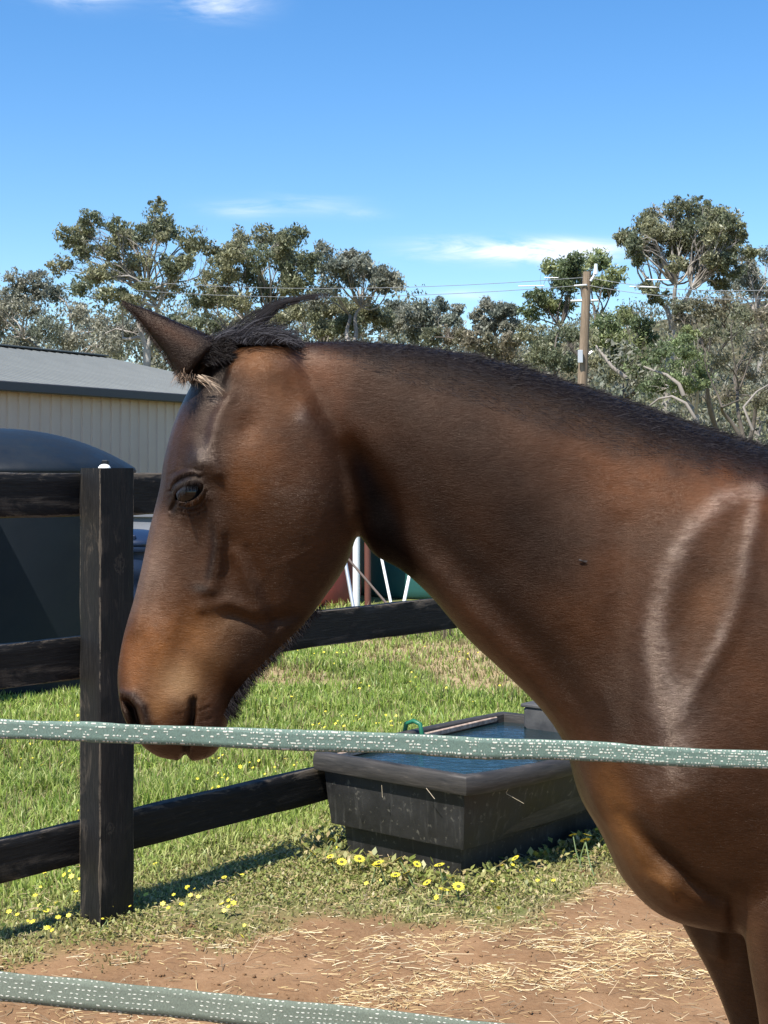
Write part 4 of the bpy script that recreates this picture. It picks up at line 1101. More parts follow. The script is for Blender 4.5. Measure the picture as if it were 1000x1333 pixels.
# ================================================================== ELECTRIC TAPE
def tape_material(name, rows, seedoff, dens, green, grad=0.0, jamp=22.0, pitch=4.6, alt=False):
    m = Mat(name, rough=0.5, spec=0.35)
    uvn = m.n.new('ShaderNodeTexCoord'); sp = m.n.new('ShaderNodeSeparateXYZ'); m.l.new(uvn.outputs['UV'], sp.inputs[0])
    u, v = sp.outputs[0], sp.outputs[1]            # u in mm along, v 0..1 across
    cbv = m.n.new('ShaderNodeCombineXYZ'); m.l.new(m.math('MULTIPLY', u, 0.16), cbv.inputs[0]); m.l.new(v, cbv.inputs[1])
    vj = m.math('ADD', v, m.math('MULTIPLY', m.math('SUBTRACT', m.noise(cbv.outputs[0], 1.0, 2, 0.6), 0.5), 0.09))
    vr = m.math('MULTIPLY', vj, rows); row = m.math('FLOOR', vr); fv = m.math('FRACT', vr)
    cb0 = m.n.new('ShaderNodeCombineXYZ'); m.l.new(m.math('MULTIPLY', u, 0.09), cb0.inputs[0]); m.l.new(m.math('MULTIPLY', row, 3.7), cb0.inputs[1])
    jit = m.noise(cb0.outputs[0], 1.0, 2, 0.6)
    u_ = m.math('ADD', u, m.math('MULTIPLY', jit, jamp))
    us = m.math('ADD', m.math('DIVIDE', u_, pitch), m.math('MULTIPLY', row, 0.43)); ci = m.math('FLOOR', us); fu = m.math('FRACT', us)
    cb = m.n.new('ShaderNodeCombineXYZ'); m.l.new(ci, cb.inputs[0]); m.l.new(row, cb.inputs[1]); cb.inputs[2].default_value = seedoff
    wnz = m.n.new('ShaderNodeTexWhiteNoise'); m.l.new(cb.outputs[0], wnz.inputs[0])
    # patchiness along the tape
    cb2 = m.n.new('ShaderNodeCombineXYZ'); m.l.new(m.math('MULTIPLY', u, 0.012), cb2.inputs[0]); m.l.new(m.math('MULTIPLY', v, 0.5), cb2.inputs[1])
    patch = m.noise(cb2.outputs[0], 1.0, 3, 0.6)
    on = m.math('GREATER_THAN', m.math('ADD', m.math('MULTIPLY', patch, 1.1), m.math('MULTIPLY', wnz.outputs[0], 0.75)), m.math('SUBTRACT', dens, m.math('MULTIPLY', m.math('SUBTRACT', u, 650.0), grad)))
    edge = m.math('GREATER_THAN', m.math('ABSOLUTE', m.math('SUBTRACT', v, 0.5)), 0.5 - 0.9 / rows)
    on = m.math('MAXIMUM', on, m.math('MULTIPLY', edge, m.math('GREATER_THAN', wnz.outputs[0], 0.16)))
    a = m.math('ABSOLUTE', m.math('SUBTRACT', fu, 0.5)); b_ = m.math('ABSOLUTE', m.math('SUBTRACT', fv, 0.5))
    sh = m.math('ADD', m.math('POWER', m.math('DIVIDE', a, m.math('ADD', 0.18, m.math('MULTIPLY', wnz.outputs[0], 0.20))), 2.5), m.math('POWER', m.math('DIVIDE', b_, 0.36), 2.0))
    dash = m.math('MULTIPLY', m.ramp(sh, [(0.35, 1.0), (1.0, 0.0)]), on)
    if alt: dash = m.math('MULTIPLY', dash, m.math('LESS_THAN', m.math('MODULO', row, 2.0), 0.5))
    # fine cross weave
    cb3 = m.n.new('ShaderNodeCombineXYZ'); m.l.new(m.math('MULTIPLY', u, 0.55), cb3.inputs[0]); m.l.new(m.math('MULTIPLY', v, rows * 0.8), cb3.inputs[1])
    fibre = m.noise(cb3.outputs[0], 1.0, 3, 0.8)
    wv = m.math('SINE', m.math('MULTIPLY', u, 6.28 / 1.5)); wv2 = m.math('SINE', m.math('MULTIPLY', v, 6.28 * rows * 2))
    weave = m.math('MULTIPLY', wv, wv2)
    base = m.mix(m.math('ADD', m.math('MULTIPLY', weave, 0.2), m.math('ADD', m.math('MULTIPLY', patch, 0.4), m.math('MULTIPLY', m.math('SUBTRACT', fibre, 0.28), 1.3))), tuple(q * 0.6 for q in green), tuple(q * 2.0 for q in green))
    m.color(m.mix(m.math('MULTIPLY', dash, m.math('ADD', 0.35, m.math('MULTIPLY', wnz.outputs[0], 0.65))), base, (0.62, 0.62, 0.52)))
    m.bump(m.math('ADD', m.math('MULTIPLY', weave, 0.3), dash), 0.8, 0.0006)
    return m.m
TPX0 = -0.4
def tape(name, pts, widths, tilt, mat, label, n=900):
    """a woven ribbon: pts control points, slight thickness, small ripples"""
    pts = np.array([tuple(p) for p in pts]); t = (pts[:, 0] - pts[0, 0]) / (pts[-1, 0] - pts[0, 0]); T_ = np.linspace(0, 1, n)
    X = np.interp(T_, t, pts[:, 0]); Y_ = np.interp(T_, t, pts[:, 1])
    cz = np.polyfit(t, pts[:, 2], 3); Z = np.polyval(cz, T_)
    W = np.interp(T_, t, widths)
    s_ = np.concatenate([[0], np.cumsum(np.sqrt(np.diff(X) ** 2 + np.diff(Y_) ** 2 + np.diff(Z) ** 2))]) * 1000
    rip = (vnoise(s_ / 60, s_ * 0 + 3) - 0.5) * 0.003 + (vnoise(s_ / 9, s_ * 0 + 9) - 0.5) * 0.0008
    rip2 = (vnoise(s_ / 75, s_ * 0 + 13) - 0.5) * 0.003 + (vnoise(s_ / 8, s_ * 0 + 19) - 0.5) * 0.0008
    tl_ = np.interp(T_, t, tilt)
    K = 5; V = []; UV = []
    for side in (0, 1):
        for j in range(K):
            f = j / (K - 1) - 0.5
            zz = Z + f * W * np.cos(tl_) + (rip if j == K - 1 else rip2 if j == 0 else (rip + rip2) / 2) * (abs(f) * 2) * 0.7
            yy_ = Y_ + f * W * np.sin(tl_) + (vnoise(s_ / 110, s_ * 0 + 5) - 0.5) * 0.01 + (0.0004 if side else -0.0004)
            V.append(np.stack([X, yy_, zz], 1)); UV.append(np.stack([s_ - s_[np.argmin(np.abs(X - TPX0))] + 350, np.full(n, f + 0.5)], 1))
    V = np.stack(V, 0); UV = np.stack(UV, 0).reshape(-1, 2)
    idx = np.arange(2 * K * n).reshape(2, K, n); fs = []
    for j in range(K - 1):
        a = idx[0, j]; b = idx[0, j + 1]; fs.append(np.stack([a[:-1], a[1:], b[1:], b[:-1]], 1))
        a = idx[1, j]; b = idx[1, j + 1]; fs.append(np.stack([b[:-1], b[1:], a[1:], a[:-1]], 1))
    for j in (0, K - 1):
        a = idx[0, j]; b = idx[1, j]; q = np.stack([a[:-1], b[:-1], b[1:], a[1:]], 1); fs.append(q if j == 0 else q[:, ::-1])
    return tag(mesh_np(name, V.reshape(-1, 3), np.concatenate(fs), mat, None, smooth=True, uv=UV), label, 'fence tape')
YT = 1.55
def TP(px, py, Y=YT): return P(px, py, Y)
kt = YT / F
tape('electric_tape', [TP(-2600, 836), TP(-420, 930), TP(0, 948), TP(200, 956), TP(400, 963), TP(560, 970), TP(800, 981), TP(1000, 991), TP(1420, 1010)],
     [24 * kt, 24 * kt, 25 * kt, 25 * kt, 27 * kt, 28.5 * kt, 26 * kt, 24 * kt, 24 * kt], [0.0] * 9,
     tape_material('upper_tape_weave', 7, 2.0, 0.98, (0.100, 0.150, 0.120), 0.00045), 'upper green and white woven electric fence tape crossing in front of the horse muzzle')
tape('electric_tape', [TP(-2600, 1018), TP(-420, 1238), TP(0, 1281), TP(200, 1302), TP(400, 1323), TP(600, 1346), TP(1000, 1390), TP(1420, 1436)],
     [37 * kt] * 8, [0.15] * 8,
     tape_material('lower_tape_weave', 13, 7.0, 0.80, (0.110, 0.128, 0.095), 0.0, 3.0, 6.0, True), 'lower green grey woven electric fence tape crossing the bottom left corner')

# ================================================================== HORSE
YH = 2.15
KH = YH / F
def hx_(px): return (px - CX) * KH
def hz_(py): return EYE - (py - HY) * KH
horse_base = Vector((hx_(1080), YH, 0))
horse = empty('horse', horse_base)
tag(horse, 'dark bay horse standing side on with its head lowered, black mane and one ear forward', 'horse')

def loft(sections, nseg=28, sub=5, ex=2.3):
    """sections: (Tx,Ty,Bx,By,W[,ex[,Yoff]]) in side-plane pixels, W metres. Smoothly interpolated closed loft."""
    S = [list(s) + [ex] * (6 - len(s)) if len(s) < 6 else list(s) for s in sections]
    S = [s + [0.0] * (7 - len(s)) for s in S]
    A = np.array(S, float)
    t = np.arange(len(A)); T_ = np.linspace(0, len(A) - 1, (len(A) - 1) * sub + 1)
    # catmull-rom
    out = []
    for q in T_:
        i = min(int(q), len(A) - 2); f = q - i
        p0 = A[max(i - 1, 0)]; p1 = A[i]; p2 = A[i + 1]; p3 = A[min(i + 2, len(A) - 1)]
        out.append(0.5 * ((2 * p1) + (-p0 + p2) * f + (2 * p0 - 5 * p1 + 4 * p2 - p3) * f * f + (-p0 + 3 * p1 - 3 * p2 + p3) * f ** 3))
    out = np.array(out)
    V = []
    for r in out:
        cx_, cz = (hx_(r[0]) + hx_(r[2])) / 2, (hz_(r[1]) + hz_(r[3])) / 2
        ax, az_ = (hx_(r[0]) - hx_(r[2])) / 2, (hz_(r[1]) - hz_(r[3])) / 2
        e = max(r[5], 1.2)
        for k in range(nseg):
            th = 2 * math.pi * k / nseg; c_, s_ = math.cos(th), math.sin(th)
            u = math.copysign(abs(c_) ** (2 / e), c_); w = math.copysign(abs(s_) ** (2 / e), s_)
            V.append((cx_ + ax * u, YH + r[6] + max(r[4], 0.001) * w, cz + az_ * u))
    n = len(out); fs = []
    for i in range(n - 1):
        for k in range(nseg):
            k2 = (k + 1) % nseg
            fs.append((i * nseg + k, i * nseg + k2, (i + 1) * nseg + k2, (i + 1) * nseg + k))
    fs.append(tuple(range(nseg - 1, -1, -1))); fs.append(tuple((n - 1) * nseg + k for k in range(nseg)))
    return V, fs

hb_ = MB()
# head: from the lips up the face to the poll (front profile, jaw line, half width)
head = [(205,984,256,990,.020,2.0),(188,972,276,984,.034,2.1),(172,952,289,968,.045,2.2),(160,928,296,945,.051,2.3),(154.5,898,302,922,.053,2.4),(154,868,320,894,.051,2.4),
        (161,826,350,866,.050,2.3),(174,780,384,830,.053,2.2),(185,735,420,782,.062,2.2),(193,695,452,735,.074,2.2),(202,660,466,690,.086,2.25),(209,632,470,650,.096,2.3),
        (213,606,468,612,.101,2.35),(218,582,460,575,.100,2.3),(227,552,444,540,.094,2.3),(240,520,425,505,.084,2.2),(262,482,408,470,.070,2.1),(296,455,390,452,.050,2.0)]
hb_.add(*loft(head))
neck = [(318,456,400,540,.048),(345,449,430,600,.054),(375,446,462,680,.056),(415,445,486,722,.060),(462,445,520,741,.070,2.2),(530,449,560,776,.082,2.2),(600,460,605,828,.094,2.2),
        (680,479,652,872,.104,2.2),(760,504,703,922,.122,2.2),(830,528,736,972,.145,2.2),(900,552,754,1035,.172,2.2),(965,573,782,1085,.192,2.2),(1020,588,815,1150,.203,2.3),(1080,590,868,1192,.212,2.3),
        (1140,586,980,1212,.222,2.3),(1220,592,1150,1225,.245,2.3),(1320,612,1300,1240,.275,2.2),(1450,630,1450,1250,.295,2.1),(1600,628,1600,1240,.300,2.1),(1750,606,1740,1205,.290,2.1),
        (1880,585,1860,1160,.280,2.1),(2000,590,1990,1120,.265,2.2),(2100,625,2080,1080,.225,2.2),(2170,700,2160,1020,.15,2.0),(2200,790,2195,930,.05,2.0)]
hb_.add(*loft(neck, 36))
def ear(yoff, dx=0, spread=0.0):
    # leaf shaped hollow cone; opening turned forward and down
    secs = [(292,447,244,506,.030),(278,440,240,496,.029),(262,433,232,482,.0265),(246,427,223,466,.0235),(230,420,212,451,.0195),(214,413,201,438,.015),(198,406,190,425,.0105),(182,401,178,412,.0065),(170,396,168,401,.0035)]
    n = len(secs); ns = 20; V = []; pts = []
    A = np.array(secs, float); T_ = np.linspace(0, n - 1, (n - 1) * 4 + 1)
    A = np.stack([np.interp(T_, np.arange(n), A[:, j]) for j in range(5)], 1)
    for q, r in enumerate(A):
        cx_, cz = (hx_(r[0]) + hx_(r[2])) / 2, (hz_(r[1]) + hz_(r[3])) / 2
        ax, az_ = (hx_(r[0]) - hx_(r[2])) / 2, (hz_(r[1]) - hz_(r[3])) / 2
        for k in range(ns):
            th = 2 * math.pi * k / ns; u = math.cos(th); w = math.sin(th)
            V.append((cx_ + ax * u, YH + yoff + spread * q / len(A) + r[4] * w, cz + az_ * u))
    m_ = len(A); fs = []
    for i in range(m_ - 1):
        for k in range(ns):
            k2 = (k + 1) % ns; fs.append((i * ns + k, i * ns + k2, (i + 1) * ns + k2, (i + 1) * ns + k))
    fs.append(tuple(range(ns - 1, -1, -1))); fs.append(tuple((m_ - 1) * ns + k for k in range(ns)))
    return V, fs
hb_.add(*ear(-0.052, spread=-0.012)); hb_.add(*ear(0.052, spread=0.012))
def leg(rings_, Y, n=20):
    V = []; 
    A = np.array(rings_, float)      # x_front, x_back (m), z, half width y, y offset
    T_ = np.linspace(0, len(A) - 1, (len(A) - 1) * 4 + 1); o_ = []
    for q in T_:
        i = min(int(q), len(A) - 2); f = q - i
        p0 = A[max(i - 1, 0)]; p1 = A[i]; p2 = A[i + 1]; p3 = A[min(i + 2, len(A) - 1)]
        o_.append(0.5 * ((2 * p1) + (-p0 + p2) * f + (2 * p0 - 5 * p1 + 4 * p2 - p3) * f * f + (-p0 + 3 * p1 - 3 * p2 + p3) * f ** 3))
    for (xf, xb, z, ry, yo) in o_:
        for k in range(n):
            th = 2 * math.pi * k / n
            V.append(((xf + xb) / 2 + (xf - xb) / 2 * math.cos(th), Y + yo + ry * math.sin(th), z))
    m_ = len(o_); fs = []
    for i in range(m_ - 1):
        for k in range(n):
            k2 = (k + 1) % n; fs.append((i * n + k, i * n + k2, (i + 1) * n + k2, (i + 1) * n + k))
    fs.append(tuple(range(n - 1, -1, -1))); fs.append(tuple((m_ - 1) * n + k for k in range(n)))
    return V, fs
def fl(Yd, fr, zs_extra):
    """front leg: visible front-edge pixels -> metres at depth Yd"""
    k = Yd / F; L = []
    for (px, py, depth, ry) in fr:
        x = (px - CX) * k; L.append((x, x + depth, EYE - (py - HY) * k, ry, 0.0))
    return L + zs_extra
YN, YFAR = 2.03, 2.29
xn = (992 - CX) * YN / F
near_leg = fl(YN, [(985, 1060, .26, .075), (972, 1120, .24, .080), (968, 1174, .205, .078), (971, 1227, .180, .070), (979, 1279, .155, .063), (988, 1331, .135, .056)], 
   [(xn + .018, xn + .112, .56, .047, 0), (xn + .020, xn + .108, .49, .046, 0), (xn + .022, xn + .104, .44, .042, 0), (xn + .035, xn + .098, .38, .031, 0), (xn + .040, xn + .096, .28, .027, 0), (xn + .032, xn + .105, .19, .036, 0), (xn + .020, xn + .085, .13, .031, 0), (xn + .002, xn + .078, .08, .037, 0), (xn - .008, xn + .085, .06, .042, 0)])
hb_.add(*leg(near_leg, YN))
xf = (956 - CX) * YFAR / F
far_leg = fl(YFAR, [(850, 1110, .27, .070), (868, 1165, .25, .075), (890, 1209, .225, .075), (925, 1273, .180, .066), (949, 1333, .145, .056)],
   [(xf + .018, xf + .125, .56, .047, 0), (xf + .025, xf + .113, .49, .046, 0), (xf + .028, xf + .110, .44, .042, 0), (xf + .042, xf + .105, .38, .031, 0), (xf + .047, xf + .103, .28, .027, 0), (xf + .04, xf + .112, .19, .036, 0), (xf + .027, xf + .092, .13, .031, 0), (xf + .01, xf + .085, .08, .037, 0), (xf, xf + .092, .06, .042, 0)])
hb_.add(*leg(far_leg, YFAR))
xh = hx_(2060)
def hind(dx, Y):
    x = xh + dx
    R_ = [(x - .22, x + .14, 1.12, .09, 0), (x - .25, x + .13, .98, .10, 0), (x - .20, x + .10, .86, .085, 0), (x - .09, x + .09, .74, .062, 0), (x - .01, x + .115, .64, .045, 0), (x + .03, x + .145, .57, .042, 0), (x + .035, x + .14, .50, .040, 0),
          (x + .045, x + .115, .42, .030, 0), (x + .04, x + .105, .30, .028, 0), (x + .02, x + .105, .19, .037, 0), (x + .0, x + .07, .13, .031, 0), (x - .03, x + .055, .08, .037, 0), (x - .04, x + .055, .06, .042, 0)]
    hb_.add(*leg(R_, Y))
hind(0.0, 2.00); hind(-0.16, 2.30)
# dock of the tail
hb_.tube([(hx_(2150), YH, hz_(640)), (hx_(2200), YH, hz_(670)), (hx_(2235), YH, hz_(760)), (hx_(2240), YH, hz_(860))], [0.04, 0.035, 0.03, 0.018], 12)

me = bpy.data.meshes.new('body_raw'); me.from_pydata(hb_.v, [], hb_.f); me.update(); bm_fix(me)
raw = bpy.data.objects.new('body_raw', me); COL.objects.link(raw)
md = raw.modifiers.new('r', 'REMESH'); md.mode = 'VOXEL'; md.voxel_size = 0.0047; md.adaptivity = 0
dg = bpy.context.evaluated_depsgraph_get(); dg.update()
ev = raw.evaluated_get(dg); bm_me = bpy.data.meshes.new_from_object(ev)
bpy.data.objects.remove(raw)
import bmesh
_bm = bmesh.new(); _bm.from_mesh(bm_me)
def _pix(co):
    yn = YH - abs(co.y - YH); return CX + co.x * F / yn, HY - (co.z - EYE) * F / yn
def _sub(x0, x1, y0, y1, cuts):
    es = set()
    for f in _bm.faces:
        c_ = f.calc_center_median()
        if c_.x > 0.2: continue
        a_, b_ = _pix(c_)
        if x0 < a_ < x1 and y0 < b_ < y1 and abs(c_.y - YH) > 0.025: es.update(f.edges)
    bmesh.ops.subdivide_edges(_bm, edges=list(es), cuts=cuts, use_grid_fill=True)
_sub(150, 305, 890, 1000, 1)
_sub(212, 290, 600, 676, 2)
_bm.to_mesh(bm_me); _bm.free()
nv = len(bm_me.vertices)
V = np.empty(nv * 3, dtype=np.float32); bm_me.vertices.foreach_get('co', V); V = V.reshape(-1, 3).astype(np.float64)
ne = len(bm_me.edges); E = np.empty(ne * 2, dtype=np.int32); bm_me.edges.foreach_get('vertices', E); E = E.reshape(-1, 2)
deg = np.bincount(E.ravel(), minlength=nv).astype(float)
def smooth(V, it, lam=0.5, w=None):
    for _ in range(it):
        S = np.stack([np.bincount(E[:, 0], V[E[:, 1], j], nv) + np.bincount(E[:, 1], V[E[:, 0], j], nv) for j in range(3)], 1) / deg[:, None]
        d = (S - V) * lam
        V = V + (d if w is None else d * w[:, None])
    return V
def pix(V):
    """photo pixel of the near-side point; the far side mirrors the near side"""
    Yn = YH - np.abs(V[:, 1] - YH)
    return CX + V[:, 0] * F / Yn, HY - (V[:, 2] - EYE) * F / Yn
px, py = pix(V)
# thin parts are smoothed less, the throat and shoulder joints more
def G(cx, cy, rx, ry=None, ang=0.0):
    ry = rx if ry is None else ry
    c_, s_ = math.cos(R(ang)), math.sin(R(ang)); dx = px - cx; dy = py - cy
    a = (dx * c_ + dy * s_) / rx; b = (-dx * s_ + dy * c_) / ry
    return np.exp(-(a * a + b * b))
def LINE(pts, w):
    """distance falloff to a polyline; pts (x, y[, amp])"""
    best = np.full(len(px), 1e9); amp = np.zeros(len(px))
    for a, b in zip(pts[:-1], pts[1:]):
        ax, ay = a[:2]; bx, by = b[:2]; A0 = a[2] if len(a) > 2 else 1.0; B0 = b[2] if len(b) > 2 else 1.0
        dx, dy = bx - ax, by - ay; t = np.clip(((px - ax) * dx + (py - ay) * dy) / (dx * dx + dy * dy), 0, 1)
        d = np.hypot(px - ax - t * dx, py - ay - t * dy); u = d < best
        best = np.where(u, d, best); amp = np.where(u, A0 + (B0 - A0) * t, amp)
    return amp * np.exp(-(best / w) ** 2)
wj = np.clip(LINE([(430,600),(470,700),(520,745)], 40) + LINE([(250,510),(300,470)], 26) + LINE([(960,1130),(1000,1250)], 50) + LINE([(860,1180),(920,1220),(990,1210)], 45), 0, 1)
V = smooth(V, 3, 0.5)
V = smooth(V, 14, 0.5, wj * (py > 430) * (V[:, 0] < 1.2))
torso = sstep(0.40, 0.6, V[:, 0])
V = smooth(V, 14, 0.5, torso)
px, py = pix(V)
def normals(V):
    bm_me.vertices.foreach_set('co', V.astype(np.float32).ravel()); bm_me.update()
    N = np.empty(nv * 3, dtype=np.float32); bm_me.vertex_normals.foreach_get('vector', N); return N.reshape(-1, 3).astype(np.float64)
N = normals(V)
side = np.clip(np.abs(N[:, 1]), 0, 1) ** 0.7
isbody = V[:, 0] < 1.6
mm = 0.001
d = np.zeros(nv)
# ---- head
d += 9 * mm * G(263, 598, 20, 15, 60) - 6 * mm * G(322, 556, 15, 22, 20)          # brow bone, hollow above the eye
d += 5 * mm * LINE([(300,515),(284,545),(277,580),(284,615)], 9)                   # ridge behind the hollow
d += 4 * mm * G(245, 636, 26, 22) 
d += 5 * mm * LINE([(274,650,.6),(285,690,1),(283,730,1),(276,762,.9)], 9)          # facial crest
d -= 6 * mm * G(255, 715, 16, 42) ; d -= 4 * mm * G(300, 735, 12, 36)
d += 4 * mm * G(268, 771, 15, 9)
d += 8 * mm * G(382, 640, 76, 84) - 2 * mm * G(382, 630, 40, 46)                    # masseter
d -= 5 * mm * LINE([(446,560,.4),(468,600,1),(482,650,1.1),(488,690,1),(494,722,.6)], 14)   # groove behind the jaw
d += 5 * mm * LINE([(440,790,.3),(462,735,1),(462,660,1),(452,600,.5)], 11)
d -= 5 * mm * LINE([(300,800),(345,812),(385,800)], 10); d += 3.5 * mm * LINE([(262,790),(300,784),(330,800)], 9)
d += 3 * mm * LINE([(305,720),(330,770),(345,815)], 7) ; d -= 2 * mm * LINE([(322,715),(345,765),(360,805)], 6)
d += 5 * mm * G(285, 850, 34, 30) - 4 * mm * G(238, 838, 14, 36, 10) + 3 * mm * G(205, 850, 20, 40)
d += 4 * mm * LINE([(200,700,.5),(190,760,1),(176,820,.8)], 9)                      # nasal bone
d += 6 * mm * G(232, 915, 22, 26) 
# nostril: rim and deep opening
d += 7 * mm * LINE([(160,903,.8),(172,905,1),(184,918,1.1),(190,940,.9),(188,958,.6)], 7)
d -= 24 * mm * LINE([(162,912,.6),(170,925,1),(176,945,1)], 5.5)
# mouth
d -= 8 * mm * LINE([(252,912,.7),(251,930,1),(246,955,1),(240,990,1)], 4.5)
for q in range(5): d -= (0.5 + 0.5 * (q % 2)) * mm * LINE([(259 + q, 917 + q * 7 + (q % 3)), (268 + (q * 5) % 9, 912 + q * 8)], 2.2)
for q in range(4): d -= (0.4 + 0.4 * (q % 2)) * mm * LINE([(236 - (q * 3) % 5, 921 + q * 8), (247, 915 + q * 8 + (q % 2) * 2)], 2.2)
d += 4 * mm * G(270, 962, 18, 22) + 3 * mm * G(225, 965, 22, 20)
d += 3 * mm * LINE([(320,640),(330,690),(322,740)], 3.0) * 0.0
# veins and fine wrinkles about the face
for ln in ([(330,770),(350,740),(392,722),(430,700)], [(262,792),(248,812),(240,845)], [(300,784),(296,812),(282,838)], [(232,800),(222,830)]):
    d += 0.6 * mm * LINE(ln, 3.2)
for q in range(3): d -= 0.7 * mm * LINE([(234, 659 + q * 5), (250, 662 + q * 5), (268, 652 + q * 6)], 2.0)
for q in range(1): d -= 0.9 * mm * LINE([(222, 617 - q * 7), (240, 609 - q * 7), (262, 613 - q * 6)], 2.4)
# eye socket
ex_, ey_ = 247.0, 641.0; ea = R(-24)
ea_x = ((px - ex_) * math.cos(ea) + (py - ey_) * math.sin(ea)) / 20.0
ea_y = -(px - ex_) * math.sin(ea) + (py - ey_) * math.cos(ea)
arch = np.clip(1 - ea_x ** 2, 0, 1)
upb, lob = -9.0 * arch ** 0.6, 10.0 * arch ** 0.8
slit = sstep(-1.2, 1.2, ea_y - upb) * sstep(-1.2, 1.2, lob - ea_y) * (np.abs(ea_x) < 1)
near_eye = np.abs(ea_x) < 1.6
d += 4.5 * mm * G(247, 636, 30, 24)
d += 4.0 * mm * np.exp(-((ea_y - upb + 5) / 5.0) ** 2) * np.exp(-(ea_x / 0.95) ** 4)          # upper lid
d -= 4.5 * mm * np.exp(-((ea_y - upb + 12.5) / 2.0) ** 2) * np.exp(-(ea_x / 1.05) ** 4)        # crease over it
d += 1.2 * mm * np.exp(-((ea_y - upb + 17) / 4.5) ** 2) * np.exp(-(ea_x / 1.2) ** 4)
d += 3.2 * mm * np.exp(-((ea_y - lob - 3.0) / 3.0) ** 2) * np.exp(-(ea_x / 1.05) ** 4)         # lower lid
d -= 2.2 * mm * np.exp(-((ea_y - lob - 8.0) / 1.8) ** 2) * np.exp(-(ea_x / 0.95) ** 4)
d += 1.4 * mm * np.exp(-((ea_y - lob - 11.5) / 1.8) ** 2) * np.exp(-(ea_x / 0.9) ** 4)
d -= 1.2 * mm * np.exp(-((ea_y - lob - 15) / 1.6) ** 2) * np.exp(-(ea_x / 0.8) ** 4)
d -= 3.0 * mm * LINE([(229,652),(222,664)], 2.6)
d_eye = slit
# ear base folds
d += 5 * mm * G(303, 478, 14, 18) - 4 * mm * LINE([(292,452),(296,475),(286,500)], 5) 
d += 3 * mm * G(352, 480, 28, 22) ; d -= 3 * mm * G(390, 500, 18, 26)
d += 3 * mm * G(395, 535, 14, 20)
d *= 1.45
# ---- neck
d -= 9 * mm * LINE([(520,640,.4),(575,715,1),(640,790,1),(712,868,1),(775,950,.7)], 24)      # jugular groove
d += 8 * mm * LINE([(500,690,.8),(545,735,1),(610,800,1),(680,872,.9),(735,945,.6)], 20)
d += 7 * mm * LINE([(440,480,.6),(540,560,1),(640,680,1),(740,800,.7)], 55)
d -= 5 * mm * LINE([(480,520),(560,640),(640,740)], 24) * 0.6
d += 6 * mm * LINE([(420,462),(560,478),(700,512),(830,560)], 26)
d -= 8 * mm * G(760, 640, 70, 60) + 5 * mm * G(700, 720, 60, 60)
# ---- shoulder: front edge of the blade, its spine, the muscle between
d += 5 * mm * LINE([(992,632,.7),(940,650,1),(896,692,1),(868,752,1),(852,822,1),(862,900,1.1),(874,960,1),(880,1020,.6)], 24)
d += 4.5 * mm * LINE([(990,640,.7),(975,700,1),(962,770,.9),(938,832,1),(905,888,1),(882,930,.8)], 18)
d -= 3.5 * mm * G(915, 775, 26, 64, 22)
d -= 7 * mm * LINE([(812,690),(806,790),(812,880),(818,960)], 26)
d += 12 * mm * G(865, 1010, 60, 70) + 10 * mm * G(930, 1010, 60, 90)
d -= 13 * mm * LINE([(806,1060,.5),(868,1120,1),(900,1150,.9),(935,1170,.8)], 11)
d += 13 * mm * G(818, 1090, 24, 50, -20) + 12 * mm * G(868, 1158, 26, 28, -30)
d += 5 * mm * LINE([(756,1000),(768,1030),(778,1065)], 7) ; d -= 6 * mm * LINE([(746,1010),(758,1045),(774,1085)], 6)
d += 3 * mm * LINE([(848,1140),(866,1150),(876,1170)], 5)
d -= 9 * mm * LINE([(955,1175),(962,1230),(972,1300)], 9)
d = d * (1 + 0.35 * sstep(720, 860, px))
# low broad unevenness of muscle under skin
un = (fbm(V[:, 0] * 9 + 3, V[:, 2] * 9 + 5, 3) - 0.5) * 5.0 * mm + (fbm(V[:, 0] * 34 + 3, V[:, 2] * 34 + 5, 2) - 0.5) * 1.0 * mm
d += un
d -= 14 * mm * d_eye
V2 = V.copy(); V2[:, 1] += np.sign(V[:, 1] - YH) * d * side * (np.abs(V[:, 1] - YH) > 0.006)
V = smooth(V2, 1, 0.5, np.where((np.abs(px - 247) < 34) & (np.abs(py - 640) < 30), 0.0, 1.0))
# the chin and mouth gap on the lower outline
cut = np.exp(-((V[:, 0] - hx_(243)) / 0.006) ** 2) * sstep(hz_(972), hz_(990), V[:, 2]) * (V[:, 0] < 0)
V[:, 2] += 0.010 * cut
N = normals(V); px, py = pix(V)

# ---- coat colours of a dark bay, some shade and highlights painted in
C = np.tile(np.array([0.082, 0.036, 0.0185]), (nv, 1))
def paint(w, c):
    global C
    w = np.clip(w, 0, 1)[:, None]; C = C * (1 - w) + np.array(c)[None, :] * w
ORANGE = (0.235, 0.088, 0.027); TAN = (0.245, 0.155, 0.088); DARK = (0.030, 0.0175, 0.0135); BLK = (0.0095, 0.0085, 0.009); RED = (0.115, 0.043, 0.017); DUST = (0.155, 0.112, 0.088)
